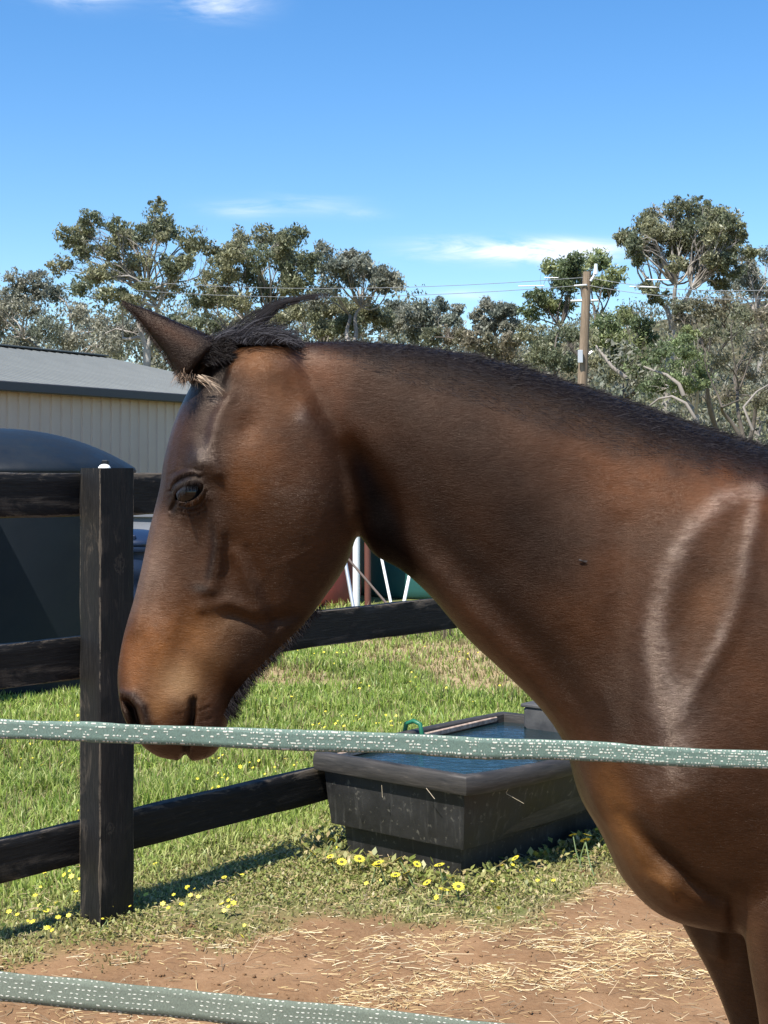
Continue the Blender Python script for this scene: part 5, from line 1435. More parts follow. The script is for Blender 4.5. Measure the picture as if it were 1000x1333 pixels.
# neck and body
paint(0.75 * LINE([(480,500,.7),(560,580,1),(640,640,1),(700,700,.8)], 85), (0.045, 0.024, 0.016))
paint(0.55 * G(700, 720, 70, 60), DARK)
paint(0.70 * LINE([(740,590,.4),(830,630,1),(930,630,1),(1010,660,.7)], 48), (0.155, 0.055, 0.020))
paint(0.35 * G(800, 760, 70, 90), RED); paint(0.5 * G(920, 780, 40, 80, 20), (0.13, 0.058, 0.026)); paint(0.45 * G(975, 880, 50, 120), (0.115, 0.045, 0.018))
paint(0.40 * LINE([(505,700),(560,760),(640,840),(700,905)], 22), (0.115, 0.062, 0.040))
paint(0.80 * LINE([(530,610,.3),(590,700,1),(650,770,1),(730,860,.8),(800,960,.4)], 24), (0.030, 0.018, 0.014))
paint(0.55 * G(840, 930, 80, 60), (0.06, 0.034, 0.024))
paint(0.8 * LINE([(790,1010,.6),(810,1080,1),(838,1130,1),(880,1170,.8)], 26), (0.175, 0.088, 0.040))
paint(0.6 * G(760, 1040, 14, 40, -20), DARK); paint(0.6 * LINE([(830,1060,.5),(872,1112,1),(905,1145,.9),(940,1165,.8)], 9), (0.02, 0.011, 0.008)); paint(0.5 * G(860, 1140, 14, 18, -30), (0.19, 0.10, 0.05))  # chest creases: shade drawn dark, highlight beside them drawn tan
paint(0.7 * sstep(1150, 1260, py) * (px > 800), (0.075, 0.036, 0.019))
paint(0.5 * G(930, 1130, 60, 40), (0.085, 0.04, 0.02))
paint(sstep(hz_(1330), hz_(1500), V[:, 2]) * 0.95, BLK)
paint(0.5 * LINE([(975,1180),(985,1250),(995,1330)], 14), (0.12, 0.075, 0.05))
# black points along the crest
cr = np.interp(px, [300, 400, 480, 600, 700, 800, 900, 1000, 1200, 1600, 2200], [447, 445, 446, 458, 482, 517, 550, 583, 590, 628, 640])
cw = np.interp(px, [380, 420, 500, 600, 700, 900, 1000, 1300, 2200], [3, 14, 34, 48, 58, 52, 46, 25, 20])
nzc = (fbm(V[:, 0] * 40, V[:, 2] * 40, 3) - 0.5) * 26
paint(0.93 * sstep(1.6, 0.25, (py - cr + nzc) / cw) * (px > 370), (0.016, 0.013, 0.0135))
# head
paint(0.46 * G(335, 470, 50, 24), (0.20, 0.085, 0.034)); paint(0.40 * G(370, 515, 42, 46), (0.19, 0.078, 0.030)); paint(0.5 * LINE([(400,470),(440,520),(450,560)], 24), (0.13, 0.055, 0.03))
paint(0.45 * G(425, 480, 40, 28), (0.16, 0.08, 0.05))
paint(0.55 * G(326, 622, 34, 58, 10), (0.20, 0.082, 0.032)); paint(0.55 * G(360, 590, 60, 48), RED)
paint(0.45 * G(385, 680, 70, 60), (0.095, 0.043, 0.022))
paint(0.75 * LINE([(250,520,1),(262,560,.9),(258,592,1)], 26), (0.048, 0.030, 0.024))
paint(0.75 * G(266, 512, 26, 16, -20), BLK)  # ear's shadow on the forehead, darkened in the coat
paint(0.60 * LINE([(218,560),(205,660),(192,710),(182,760)], 24), (0.088, 0.050, 0.036))
paint(0.75 * LINE([(212,680,.6),(200,740,1),(180,790,.9)], 24), DUST)
paint(0.60 * LINE([(240,690),(236,740),(222,780)], 14), (0.105, 0.06, 0.04))
paint(0.74 * G(204, 840, 42, 52, 10), (0.21, 0.085, 0.032)); paint(0.7 * G(176, 880, 16, 34), (0.20, 0.092, 0.045))
paint(0.65 * G(262, 825, 34, 34), (0.20, 0.095, 0.042)); paint(0.60 * G(300, 810, 26, 20), (0.17, 0.095, 0.05))
paint(0.80 * G(235, 888, 32, 30), TAN); paint(0.7 * G(205, 920, 16, 22), (0.23, 0.125, 0.065)); paint(0.55 * G(285, 860, 26, 24), (0.15, 0.088, 0.05))
paint(0.85 * LINE([(273,665,.5),(280,710,1),(272,750,1)], 6), DARK); paint(0.9 * G(262, 766, 13, 6, 10), DARK)  # shadow line beside the facial crest painted into the coat
paint(0.8 * LINE([(300,800,.5),(330,830,.8),(300,900,1)], 14) * 0.4, DARK)
# lit rear edge of the jaw stays brown
# shade of the jaw painted black into the coat, behind it and beneath
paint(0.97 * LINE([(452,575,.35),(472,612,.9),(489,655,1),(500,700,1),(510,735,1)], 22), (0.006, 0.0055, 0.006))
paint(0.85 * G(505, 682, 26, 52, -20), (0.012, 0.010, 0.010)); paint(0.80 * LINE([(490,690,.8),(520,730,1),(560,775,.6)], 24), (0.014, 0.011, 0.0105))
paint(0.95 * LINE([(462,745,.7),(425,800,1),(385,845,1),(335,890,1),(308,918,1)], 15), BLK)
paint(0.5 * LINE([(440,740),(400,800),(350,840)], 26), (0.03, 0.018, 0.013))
# eye surround, nostril, lips
ea_x = ((px - ex_) * math.cos(ea) + (py - ey_) * math.sin(ea)) / 20.0; ea_y = -(px - ex_) * math.sin(ea) + (py - ey_) * math.cos(ea)
arch = np.clip(1 - ea_x ** 2, 0, 1); upb, lob = -9.0 * arch ** 0.6, 10.0 * arch ** 0.8
paint(0.9 * G(246, 636, 27, 21, -10), (0.016, 0.013, 0.013)); paint(0.85 * G(227, 658, 8, 12), BLK)
paint(0.75 * np.exp(-((ea_y - upb + 5) / 4.0) ** 2) * np.exp(-(ea_x / 0.9) ** 4), (0.085, 0.072, 0.064))
paint(0.95 * np.exp(-((ea_y - upb + 12.0) / 2.2) ** 2) * np.exp(-(ea_x / 1.1) ** 4), (0.006, 0.005, 0.006))
paint(0.85 * np.exp(-((ea_y - lob - 3.5) / 2.8) ** 2) * np.exp(-((ea_x - 0.25) / 0.9) ** 4), (0.13, 0.068, 0.034))
paint(0.98 * sstep(-1.6, 0.4, ea_y - upb) * sstep(-1.6, 0.4, lob - ea_y) * (np.abs(ea_x) < 1.03), (0.006, 0.005, 0.006))
paint(0.45 * G(282, 668, 22, 20), (0.07, 0.045, 0.035))
paint(0.90 * G(171, 930, 10, 22, -12), (0.02, 0.013, 0.012)); paint(0.75 * LINE([(160,903),(174,905),(187,920),(191,945)], 5), (0.055, 0.040, 0.036))
paint(0.75 * sstep(945, 972, py) * (px < 310), (0.070, 0.040, 0.028)); paint(0.7 * G(282, 935, 14, 24), (0.09, 0.045, 0.03))
paint(0.9 * LINE([(252,910),(251,930),(246,955),(240,992)], 4.5), BLK)
# ears
ear_m = sstep(296, 272, px) * sstep(512, 496, py) * (py < 512)
line_y = 470 + (px - 232) * 0.0
inear = ((px < 300) & (py < 510) & ((px - 164) * 0.72 + 396 - py > -62) & (px < 296) & (py < 512))
paint(0.93 * ((px < 300) & (py < 508) & ((py - 396) < (px - 160) * 1.22 + 6)).astype(float) * sstep(308, 290, px), (0.020, 0.013, 0.012))
paint(0.6 * LINE([(190,413,.3),(218,430,1),(250,448,.7)], 9), (0.12, 0.042, 0.018))
paint(0.7 * LINE([(292,455),(292,480),(282,500)], 9), (0.012, 0.010, 0.010))
# slight tonal variation in the coat
tv = (fbm(V[:, 0] * 16 + 9, V[:, 2] * 16 + 2, 4) - 0.5) + 0.35 * (fbm(V[:, 0] * 70 + V[:, 2] * 30, V[:, 2] * 150, 3) - 0.5)
C = C * (1 + 0.45 * tv)[:, None]
lum = C.sum(1, keepdims=True) / 3
C = C * (0.25 + 0.52 * sstep(0.025, 0.12, lum))
lum = C.sum(1, keepdims=True) / 3
C = np.clip(lum + (C - lum) * 1.28, 0.0015, 1)
C = np.clip(C, 0.002, 1)

# highlight streaks on the shoulder and patches elsewhere, drawn in as extra specular
gl = 1.0 * LINE([(992,632,.5),(940,650,1),(896,692,1),(868,752,1),(852,822,1),(862,900,1.2),(874,960,1.2),(880,1020,.8)], 12) + 0.9 * LINE([(985,640,.8),(975,700,1),(962,770,.9),(938,832,1),(905,888,1),(882,930,.8)], 8)
gl += 0.8 * G(392, 542, 9, 14) + 0.5 * G(388, 468, 32, 12) + 0.45 * LINE([(284,520),(276,560),(262,598)], 12) + 0.35 * G(262, 600, 22, 12) + 0.4 * G(205, 780, 16, 34) + 0.35 * G(248, 700, 18, 20)
gl += 0.3 * G(765, 1035, 8, 24) + 0.25 * G(380, 650, 40, 30)
gl += 1.2 * G(876, 945, 26, 62) + 1.0 * G(868, 1012, 34, 26) + 0.5 * G(848, 850, 24, 60)
gl = np.clip(gl * (0.15 + 1.6 * fbm(V[:, 0] * 38, V[:, 2] * 38, 4)) * (0.25 + 1.5 * fbm(V[:, 0] * 70 + V[:, 2] * 40, V[:, 2] * 240, 3)), 0, 1.1)
lay = C.copy()
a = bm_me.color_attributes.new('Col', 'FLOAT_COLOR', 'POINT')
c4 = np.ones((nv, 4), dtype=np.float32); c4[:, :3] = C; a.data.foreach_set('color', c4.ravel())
a = bm_me.color_attributes.new('Gloss', 'FLOAT_COLOR', 'POINT')
dull = 0.95 * np.clip(G(500, 672, 34, 78, -12) * 1.2 + 0.9 * LINE([(452,575),(472,612),(489,655),(500,700),(530,745)], 20), 0, 1) + 0.55 * LINE([(520,560,.6),(620,640,1),(700,720,1),(760,800,.7)], 75) + 0.8 * G(300, 890, 60, 20, 40)  # less specular behind the jaw deepens its painted shade; neck and crest duller too
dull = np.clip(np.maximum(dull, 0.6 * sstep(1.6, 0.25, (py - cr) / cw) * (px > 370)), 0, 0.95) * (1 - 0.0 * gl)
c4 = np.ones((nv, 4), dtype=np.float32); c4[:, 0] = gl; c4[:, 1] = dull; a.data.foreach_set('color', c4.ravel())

m = Mat('bay_coat', rough=0.42, spec=0.5)
hc = m.coord('Position', (70, 70, 420), (0, R(35), 0))      # short hair lying back and down
hc2 = m.coord('Position', (160, 160, 900), (0, R(25), 0))
h1 = m.noise(hc, 3.0, 4, 0.65, 0.4); h2 = m.noise(hc2, 3.0, 3, 0.7, 0.3)
h3 = m.noise(m.coord('Position', (26, 26, 130), (0, R(38), 0)), 3.0, 4, 0.65, 0.5)
c = m.coord('Position')
mott = m.noise(c, 26, 5, 0.6)
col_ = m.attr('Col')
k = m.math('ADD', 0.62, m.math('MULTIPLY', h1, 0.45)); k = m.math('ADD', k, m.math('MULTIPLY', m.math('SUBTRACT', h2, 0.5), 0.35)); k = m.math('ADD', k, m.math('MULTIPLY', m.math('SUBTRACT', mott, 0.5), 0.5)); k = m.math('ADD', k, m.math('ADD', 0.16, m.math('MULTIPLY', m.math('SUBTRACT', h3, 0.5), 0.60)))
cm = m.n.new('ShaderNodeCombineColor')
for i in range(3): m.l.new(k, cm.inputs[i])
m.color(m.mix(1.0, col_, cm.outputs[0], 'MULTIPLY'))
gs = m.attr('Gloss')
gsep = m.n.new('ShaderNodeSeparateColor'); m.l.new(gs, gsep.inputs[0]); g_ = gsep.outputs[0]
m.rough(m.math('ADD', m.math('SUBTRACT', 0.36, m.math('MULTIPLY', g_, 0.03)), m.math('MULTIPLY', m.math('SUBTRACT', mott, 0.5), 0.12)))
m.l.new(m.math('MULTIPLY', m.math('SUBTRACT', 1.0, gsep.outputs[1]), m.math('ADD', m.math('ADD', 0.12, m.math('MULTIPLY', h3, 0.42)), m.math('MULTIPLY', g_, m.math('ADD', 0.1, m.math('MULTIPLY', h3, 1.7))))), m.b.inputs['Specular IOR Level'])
m.b.inputs['Anisotropic'].default_value = 0.0
m.b.inputs['Sheen Weight'].default_value = 0.0
m.b.inputs['Specular Tint'].default_value = (1.0, 0.80, 0.64, 1)
m.b.inputs['Sheen Roughness'].default_value = 0.4
m.b.inputs['Sheen Tint'].default_value = (0.9, 0.85, 0.8, 1)
m.bump(m.noise(c, 60, 4, 0.6), 0.22, 0.004)
m.bump(h3, 0.24, 0.003); m.bump(h1, 0.45, 0.0026); m.bump(h2, 0.40, 0.0014)
M_coat = m.m
V_body = V.copy()
bm_me.vertices.foreach_set('co', (V - np.array(horse_base)).astype(np.float32).ravel()); bm_me.name = 'body'
bm_me.materials.clear()
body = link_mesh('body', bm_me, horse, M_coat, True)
print('horse verts', nv)
near = (V[:, 1] < YH - 0.005)
Vn, Nn, pn, qn = V[near], N[near], px[near], py[near]
def surf(x, y):
    i = np.argmin((pn - x) ** 2 + (qn - y) ** 2 + 4e4 * 0 * Vn[:, 1]); return Vector(Vn[i]), Vector(Nn[i])

# hooves
m = Mat('horn_hoof', rough=0.5, color=(0.05, 0.045, 0.04)); M_hoof = m.m
for (x, Y) in ((xn + .035, YN), (xf + .043, YFAR), (xh + 0.005, 2.00), (xh - 0.155, 2.30)):
    b = MB(); vs = []; K = 20
    for (z, a, dx) in ((0.0, 0.066, -0.012), (0.01, 0.066, -0.012), (0.06, 0.054, 0.0), (0.078, 0.048, 0.004)):
        for k in range(K):
            th = 2 * math.pi * k / K; vs.append((x + dx + a * math.cos(th), Y + a * 0.92 * math.sin(th), z))
    fs = [(i * K + k, i * K + (k + 1) % K, (i + 1) * K + (k + 1) % K, (i + 1) * K + k) for i in range(3) for k in range(K)] + [tuple(range(K - 1, -1, -1)), tuple(3 * K + k for k in range(K))]
    b.add(vs, fs); b.build('hoof', M_hoof, horse, auto=40)

# eye: ball, upper lid drooping over it, lower lid, lashes
m = Mat('wet_dark_eye', rough=0.03, spec=0.4, color=(0.004, 0.003, 0.003)); M_eye = m.m
m = Mat('black_eyelid_skin', rough=0.38, spec=0.5, color=(0.022, 0.019, 0.019)); m.bump(m.noise(m.coord('Object'), 260, 3), 0.5, 0.001); M_lid = m.m
m = Mat('brown_lid_skin', rough=0.5, color=(0.13, 0.065, 0.03)); M_lid2 = m.m
M_lash = Mat('grey_black_lash', rough=0.5, color=(0.010, 0.009, 0.009)).m
def sphere_patch(c, r, u, v, w, lat0, lat1, lon0, lon1, n1=14, n2=20, thick=0.0):
    """patch of a sphere; u right, v up, w outward"""
    vs = []; fs = []
    for i in range(n1 + 1):
        la = R(lat0 + (lat1 - lat0) * i / n1)
        for j in range(n2 + 1):
            lo = R(lon0 + (lon1 - lon0) * j / n2)
            vs.append(c + (u * (math.cos(la) * math.sin(lo)) + v * math.sin(la) + w * (math.cos(la) * math.cos(lo))) * r)
    for i in range(n1):
        for j in range(n2):
            a = i * (n2 + 1) + j; fs.append((a, a + 1, a + n2 + 2, a + n2 + 1))
    return vs, fs
for sgn in (1, -1):
    lids = [surf(247 + 20 * t_ * math.cos(ea) - q_ * math.sin(-ea) * -1, 641 + 20 * t_ * math.sin(ea) + q_)[0] for (t_, q_) in ((0, -14), (0, 15), (-0.3, 14), (0.3, -13))]
    ysurf = sum(p.y for p in lids) / 4
    RB = 0.0235
    c0 = Vector((surf(247, 641)[0].x, ysurf + RB + 0.0022, surf(247, 641)[0].z))
    # put the ball on the sight line of the slit centre
    c0.x = (247 - CX) * (ysurf) / F; c0.z = EYE - (641 - HY) * ysurf / F
    w = Vector((-0.12, -1, 0.0)).normalized()
    if sgn < 0: c0.y = 2 * YH - c0.y; w.y = -w.y
    v = Vector((-math.sin(-ea) * -1 * -1, 0, math.cos(ea))); v = (v - w * v.dot(w)).normalized(); u = v.cross(w)
    if u.x < 0: u = -u
    b = MB(); b.add(*sphere_patch(c0, RB, u, v, w, -88, 88, -100, 100, 24, 32)); b.build('eyeball', M_eye, horse, smooth=True)
    b = MB(); rl = random.Random(5)
    for q in range(44):
        f_ = -0.80 + 1.55 * q / 43 + rl.uniform(-.02, .02)
        ar = max(1 - f_ * f_, 0) ** 0.6
        lx_, ly_ = f_ * 20, -9.0 * ar - 1.0
        sx_ = 247 + lx_ * math.cos(ea) - ly_ * math.sin(ea); sy_ = 641 + lx_ * math.sin(ea) + ly_ * math.cos(ea)
        Yr = ysurf - 0.0015
        s0 = Vector(((sx_ - CX) * Yr / F, Yr if sgn > 0 else 2 * YH - Yr, EYE - (sy_ - HY) * Yr / F))
        out = Vector((0, -1 if sgn > 0 else 1, 0)); dn = Vector((0.12 - 0.30 * f_ * 0.3, 0, -1)).normalized()
        L = rl.uniform(0.006, 0.012)
        b.tube([s0, s0 + out * L * 0.35 + dn * L * 0.35, s0 + out * L * 0.50 + dn * L * 0.95 + Vector((rl.uniform(-.0012, .0012), 0, 0))], [0.00045, 0.00040, 0.00015], 4)
    tag(b.build('eyelashes', M_lash, horse), None, None, None, 'stuff')

# ---- hair: thin tapering ribbons
M_hair = Mat('black_horse_hair', rough=0.6, spec=0.10)
M_hair.color(M_hair.attr()); M_hair.b.inputs['Sheen Weight'].default_value = 0.0
M_hair = M_hair.m
M_fur = Mat('coat_hair_strand', rough=0.5, spec=0.12); M_fur.color(M_fur.attr()); M_fur = M_fur.m
def strands(name, roots, dirs, L, curl, W, cols, r_, droop=0.0, seg=5, parent=horse, stuff=True, mat=None):
    """roots (n,3), dirs (n,3) initial direction, curl (n,3) added along the strand, droop gravity"""
    n = len(roots); w = r_.normal(size=(n, 3)) * np.array([1, 0.4, 1]); Vs = []
    p = roots.copy(); dcur = dirs / np.linalg.norm(dirs, axis=1, keepdims=True)
    P_ = [p.copy()]
    for i in range(seg):
        dcur = dcur + curl / seg + np.array([0, 0, -droop / seg]); dcur /= np.linalg.norm(dcur, axis=1, keepdims=True)
        p = p + dcur * (L / seg)[:, None]; P_.append(p.copy())
    view = np.array([0.1, 1.0, 0.0])
    rows = []
    for i, q in enumerate(P_):
        tdir = P_[min(i + 1, seg)] - P_[max(i - 1, 0)]
        s = np.cross(tdir, view[None, :] + 0.5 * w); s /= (np.linalg.norm(s, axis=1, keepdims=True) + 1e-9)
        ww = W * (1.0 - 0.85 * (i / seg) ** 1.5)
        rows.append(q - s * (ww / 2)[:, None]); rows.append(q + s * (ww / 2)[:, None])
    V = np.stack(rows, 1).reshape(-1, 3); k = np.arange(n)[:, None] * (2 * (seg + 1))
    T = np.concatenate([k + [2 * i, 2 * i + 1, 2 * i + 3, 2 * i + 2] for i in range(seg)], 1).reshape(-1, 4)
    o = mesh_np(name, V, T, mat or M_hair, parent, col=np.repeat(cols, 2 * (seg + 1), axis=0), off=tuple(parent_base(parent)) if parent else None)
    return tag(o, None, None, None, 'stuff') if stuff else o
r_ = np.random.default_rng(17)
# mane: short hair standing and falling away along the crest, from the poll to the withers
crest_px = np.array([(395,446),(430,445),(480,446),(530,450),(600,461),(680,481),(760,506),(830,530),(900,554),(965,575),(1020,589),(1100,590)], float)
cs_ = np.concatenate([[0], np.cumsum(np.hypot(*np.diff(crest_px, axis=0).T))])
def crest_at(t):
    s = t * cs_[-1]; return np.interp(s, cs_, crest_px[:, 0]), np.interp(s, cs_, crest_px[:, 1])
n = 15000
t = r_.random(n); cxp, cyp = crest_at(t)
off = r_.normal(0, 1, n)
depth_in = np.abs(r_.normal(0, 1, n)) * np.interp(t, [0, .15, .5, 1], [4, 9, 13, 12])
yo = r_.normal(0.0, 0.012, n)
roots = np.stack([hx_(cxp), YH + yo, hz_(cyp) - np.abs(yo) * 0.35 - 0.004], 1)
# stroke direction: up the crest and back towards the withers, some flopping to the near side
slope = np.array([0.86, 0, -0.32])
dirs = np.stack([0.75 + r_.normal(0, 0.25, n), r_.normal(0.05, 0.38, n), 0.75 + r_.normal(0, 0.25, n)], 1)
L = (0.012 + 0.018 * r_.random(n)) * np.interp(t, [0, 0.08, 1], [0.8, 0.85, 1.0]) * (0.75 + 0.5 * vnoise(t * 60, t * 0 + 4))
cols = np.array([0.021, 0.019, 0.021])[None, :] * r_.uniform(0.6, 1.35, (n, 1))
strands('mane', roots, dirs, L, np.stack([0.5 + 0 * t, np.sign(yo) * 0.5, -0.75 + 0 * t], 1), 0.0006 + 0.0005 * r_.random(n), cols, r_, droop=0.4)
# short near-side mane hairs lying over the dark band under the crest
band = near & (py - cr > -2) & (py - cr < cw * 1.25) & (px > 385) & (px < 1080) & (V[:, 1] < YH)
ids = np.flatnonzero(band); ids = r_.choice(ids, min(len(ids), 24000), replace=False) if len(ids) else ids
n = len(ids)
dirs = np.stack([0.8 + r_.normal(0, 0.22, n), -0.16 + r_.normal(0, 0.08, n), 0.25 + r_.normal(0, 0.25, n) - 0.5 * np.clip((py[ids] - cr[ids]) / cw[ids], 0, 1)], 1)
cols = np.array([0.018, 0.0155, 0.0165])[None, :] * r_.uniform(0.55, 1.5, (n, 1))
strands('crest_hair', V[ids] + N[ids] * 0.0003, dirs, 0.005 + 0.008 * r_.random(n), np.stack([0.2 + np.zeros(n), np.full(n, 0.12), np.full(n, -0.5)], 1), 0.0004 + 0.0004 * r_.random(n), cols, r_, seg=2)

# forelock tuft between the ears, swept back over the poll, with one long wisp
n = 5200
t = r_.random(n)
bx_ = 272 + 118 * t; bx_ = bx_ + r_.normal(0, 4, n); by_ = np.interp(bx_, [272, 300, 340, 392], [445, 446, 447, 446]) + 3.0 * r_.random(n)
yo = r_.normal(0, 0.022, n)
roots = np.stack([hx_(bx_), YH + yo - 0.008, hz_(by_) - 0.004 + 0.0 * t], 1)
tall = np.interp(bx_, [272, 285, 310, 345, 365, 392], [0.018, 0.034, 0.044, 0.038, 0.022, 0.008])
dirs = np.stack([0.35 + r_.normal(0, 0.16, n), r_.normal(-0.05, 0.22, n), 1.0 + 0 * t], 1)
cols = np.array([0.024, 0.023, 0.026])[None, :] * r_.uniform(0.3, 2.4, (n, 1))
strands('forelock', roots, dirs, tall * (0.75 + 1.0 * r_.random(n)), np.stack([1.9 + 0.7 * r_.normal(size=n), -0.1 + 0 * t, np.interp(t, [0, .5, 1], [-0.5, -1.0, -2.1]) + 0.5 * r_.normal(size=n)], 1), 0.0007 + 0.0006 * r_.random(n), cols, r_, droop=0.15, seg=7)
# wisp
n = 190
wp = np.array([(330, 438), (338, 418), (362, 399), (384, 393), (410, 388), (436, 384.5)], float)
V_ = []; 
q0 = r_.random(n); sp = r_.normal(0, 1, n); sp2 = r_.normal(0, 1, n); endt = r_.uniform(0.45, 1.0, n)
rows = []; seg = 9
for i in range(seg + 1):
    tt = endt * i / seg; s_ = tt * (len(wp) - 1)
    x = np.interp(s_, np.arange(len(wp)), wp[:, 0]); y = np.interp(s_, np.arange(len(wp)), wp[:, 1])
    spread = np.interp(tt, [0, .25, .6, 1], [11, 4.6, 2.6, 1.4])
    Pp = np.stack([hx_(x + sp * spread * 0.7), YH - 0.02 + sp2 * 0.006, hz_(y + sp * spread * 0.8 + sp2 * 0.8)], 1)
    ww = (0.0009 * (1 - 0.75 * i / seg))
    rows.append(Pp + np.array([0, 0, ww / 2])); rows.append(Pp - np.array([0, 0, ww / 2]))
V_ = np.stack(rows, 1).reshape(-1, 3); k = np.arange(n)[:, None] * (2 * (seg + 1))
T = np.concatenate([k + [2 * i, 2 * i + 1, 2 * i + 3, 2 * i + 2] for i in range(seg)], 1).reshape(-1, 4)
tag(mesh_np('forelock_wisp', V_, T, M_hair, horse, col=np.repeat(np.array([0.022, 0.02, 0.021])[None, :] * r_.uniform(0.5, 1.8, (n, 1)), 2 * (seg + 1), axis=0), off=tuple(horse_base)), None, kind='stuff')

# chin beard and long hairs under the jaw
n = 1500
t = r_.random(n) ** 0.8
jp = np.array([(430,785),(395,822),(360,855),(330,884),(310,908),(300,930)], float); s_ = t * 5
bx_ = np.interp(s_, np.arange(6), jp[:, 0]); by_ = np.interp(s_, np.arange(6), jp[:, 1])
yo = r_.normal(0, 0.016, n)
roots = np.stack([hx_(bx_ - 5), YH - 0.008 + yo, hz_(by_ - 5)], 1)
dirs = np.stack([0.55 + r_.normal(0, 0.22, n), r_.normal(-0.1, 0.25, n), -0.75 + r_.normal(0, 0.22, n)], 1)
strands('jaw_hair', roots, dirs, (0.010 + 0.016 * r_.random(n)) * np.interp(t, [0, .5, 1], [0.55, 0.8, 1.25]), np.stack([0.25 * r_.normal(size=n), 0 * t, 0.3 * r_.normal(size=n)], 1), 0.0005 + 0.0004 * r_.random(n), np.array([0.014, 0.012, 0.012])[None, :] * r_.uniform(0.6, 2.0, (n, 1)), r_, seg=4)
n = 1500
bx_ = r_.uniform(268, 304, n); by_ = np.interp(bx_, [268, 304], [452, 447]) + r_.uniform(-2, 26, n)
roots = np.stack([hx_(bx_), YH - 0.055 - 0.012 * r_.random(n), hz_(by_)], 1)
dirs = np.stack([0.5 + r_.normal(0, 0.25, n), -0.35 + r_.normal(0, 0.15, n), 0.35 + r_.normal(0, 0.5, n)], 1)
strands('ear_base_hair', roots, dirs, 0.006 + 0.012 * r_.random(n), np.stack([0.6 + 0 * bx_, 0 * bx_, -0.8 + 0 * bx_], 1), 0.0007 + 0.0004 * r_.random(n), np.array([0.016, 0.013, 0.012])[None, :] * r_.uniform(0.5, 1.8, (n, 1)), r_, seg=4)
# ear fringe: dark edge hairs and a pale tuft at the base
n = 2600
t = r_.random(n); lo = r_.random(n) < 0.62
bx_ = np.where(lo, np.interp(t, [0, 1], [170, 243]), np.interp(t, [0, 1], [170, 288])); by_ = np.where(lo, np.interp(t, [0, .25, .6, 1], [402, 424, 458, 502]), np.interp(t, [0, .5, 1], [397, 421, 443]))
roots = np.stack([hx_(bx_ + np.where(lo, 3, 0)), YH - 0.055 - 0.012 * (1 - t) + r_.normal(0, 0.006, n), hz_(by_ + np.where(lo, -2, 3))], 1)
dirs = np.stack([np.where(lo, -0.8, -0.35) + r_.normal(0, 0.2, n), r_.normal(0, 0.25, n), np.where(lo, -0.5, 0.5) + r_.normal(0, 0.2, n)], 1)
cols = np.where(lo[:, None], np.array([0.03, 0.021, 0.016]), np.array([0.02, 0.014, 0.011])) * r_.uniform(0.5, 1.5, (n, 1))
strands('ear_fringe', roots, dirs, np.where(lo, 0.002 + 0.007 * r_.random(n) ** 1.5, 0.003 + 0.004 * r_.random(n)), np.stack([0 * t, 0 * t, -0.3 + 0 * t], 1), 0.0004 + 0.0003 * r_.random(n), cols, r_, seg=3)
n = 100
bx_ = r_.normal(250, 6, n); by_ = 493 + (bx_ - 240) * 0.12 + r_.normal(0, 4, n)
roots = np.stack([hx_(bx_), YH - 0.082 + r_.normal(0, 0.005, n), hz_(by_)], 1)
dirs = np.stack([-0.15 + r_.normal(0, 0.4, n), -0.4 + r_.normal(0, 0.2, n), -1.0 + r_.normal(0, 0.15, n)], 1)
cols = np.array([0.20, 0.135, 0.09])[None, :] * r_.uniform(0.05, 1.1, (n, 1)) ** 1.6
strands('ear_tuft', roots, dirs, 0.008 + 0.012 * r_.random(n), np.stack([0.5 * r_.normal(size=n), 0 * bx_, 0 * bx_], 1), 0.0005 + 0.0004 * r_.random(n), cols, r_, seg=4)
n = 24
roots = np.stack([hx_(r_.uniform(262, 276, n)), YH - 0.088 + r_.normal(0, 0.003, n), hz_(r_.uniform(492, 499, n))], 1)
dirs = np.stack([1.0 + r_.normal(0, 0.12, n), -0.25 + 0 * roots[:, 0], -0.35 + r_.normal(0, 0.12, n)], 1)
strands('ear_whiskers', roots, dirs, 0.018 + 0.02 * r_.random(n), np.stack([0 * roots[:, 0], 0.1 + 0 * roots[:, 0], -0.3 + 0.2 * r_.normal(size=n)], 1), np.full(n, 0.0008), np.array([0.45, 0.34, 0.24])[None, :] * r_.uniform(0.5, 1.2, (n, 1)), r_, seg=4)

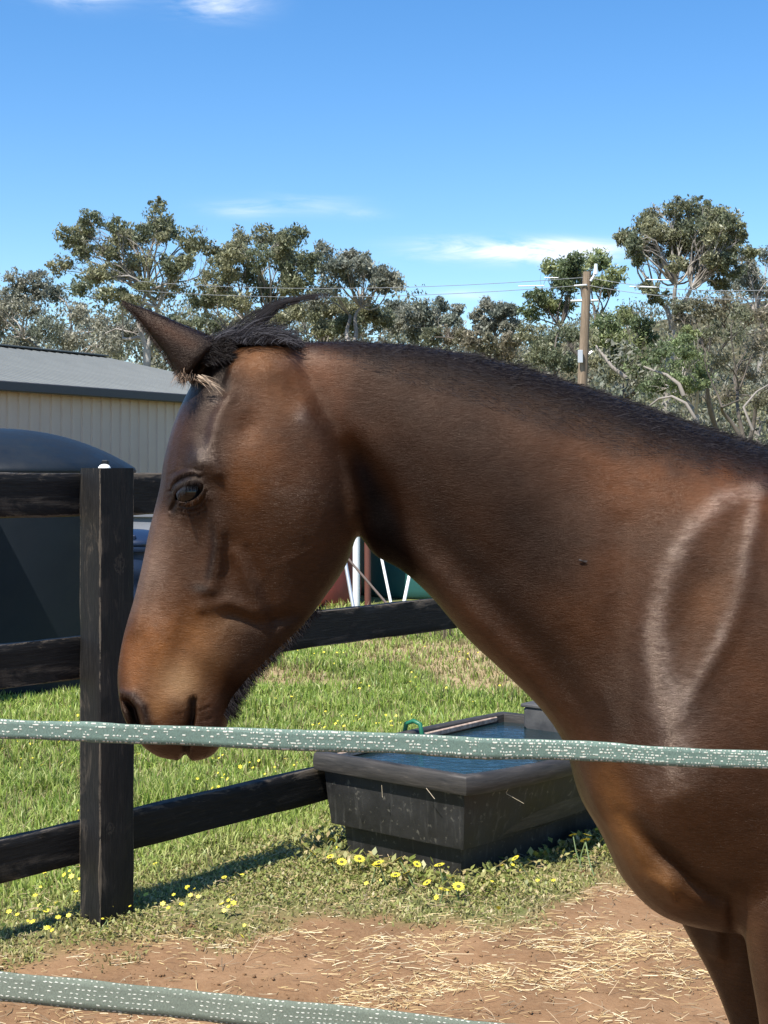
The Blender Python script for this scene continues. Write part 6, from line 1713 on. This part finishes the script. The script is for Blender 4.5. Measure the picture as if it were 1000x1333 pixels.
# short coat hairs raised along the lit outline and over the near side
sel = np.flatnonzero(near & (px > 150) & (px < 1040) & (py < 1345)); sel = r_.choice(sel, min(len(sel), 60000), replace=False); n = len(sel)
flow = np.tile(np.array([0.55, 0.0, -0.55]), (n, 1))
flow[:, 0] = np.where(px[sel] < 330, -0.10, 0.6); flow[:, 2] = np.where(px[sel] < 330, -0.9, -0.45)
flow += r_.normal(0, 0.16, (n, 3))
nn_ = N[sel]; tang = flow - nn_ * np.sum(flow * nn_, axis=1, keepdims=True); tang /= np.linalg.norm(tang, axis=1, keepdims=True)
dirs = tang + nn_ * 0.14
cols = np.clip(C[sel] * r_.uniform(0.35, 1.7, (n, 1)), 0.001, 1)
strands('coat_hair', V[sel] - nn_ * 0.0006, dirs, 0.004 + 0.005 * r_.random(n), -nn_ * 0.12, 0.00045 + 0.0003 * r_.random(n), cols, r_, seg=1, mat=M_fur)

# tail
n = 2600
t = r_.random(n)
roots = np.stack([hx_(2215) + 0.03 * t + r_.normal(0, .01, n), YH + r_.normal(0, 0.022, n), hz_(690) - 0.20 * t], 1)
dirs = np.stack([0.5 - 0.3 * t, r_.normal(0, 0.12, n), -0.8 - 0.2 * t], 1)
strands('tail', roots, dirs, 0.55 + 0.35 * r_.random(n), np.stack([-0.25 + 0.1 * r_.normal(size=n), 0.1 * r_.normal(size=n), -1.5 + 0 * t], 1), 0.0014 + 0.001 * r_.random(n), np.array([0.02, 0.018, 0.018])[None, :] * r_.uniform(0.5, 1.8, (n, 1)), r_, seg=6)

# a fly on the neck
p, nrm = surf(760, 732); p = p + nrm * 0.0025
fly = empty('fly', p); tag(fly, 'tiny dark fly sitting on the side of the horse neck', 'fly')
M_fly = Mat('fly_black', rough=0.4, color=(0.008, 0.006, 0.006)).m
b = MB(); b.tube([p + Vector((-.005, 0, .0012)), p + Vector((-.0035, 0, .001)), p + Vector((-.001, -.0006, 0)), p + Vector((.003, -.0004, -.001)), p + Vector((.005, 0, -.0018))], [0.0004, 0.0010, 0.0015, 0.0012, 0.0003], 8); b.build('fly_body', M_fly, fly, smooth=True)
M_wing = Mat('fly_wing', rough=0.3, color=(0.05, 0.045, 0.045)).m
for s in (1, -1):
    b = MB(); b.add([p + Vector((-.001, -.002, 0)), p + Vector((.003, -.0028, .0016 * s)), p + Vector((.0075, -.0024, -.002 + .0022 * s)), p + Vector((.006, -.0022, -.003 + .0008 * s))], [(0, 1, 2, 3)]); b.build('wing', M_wing, fly)
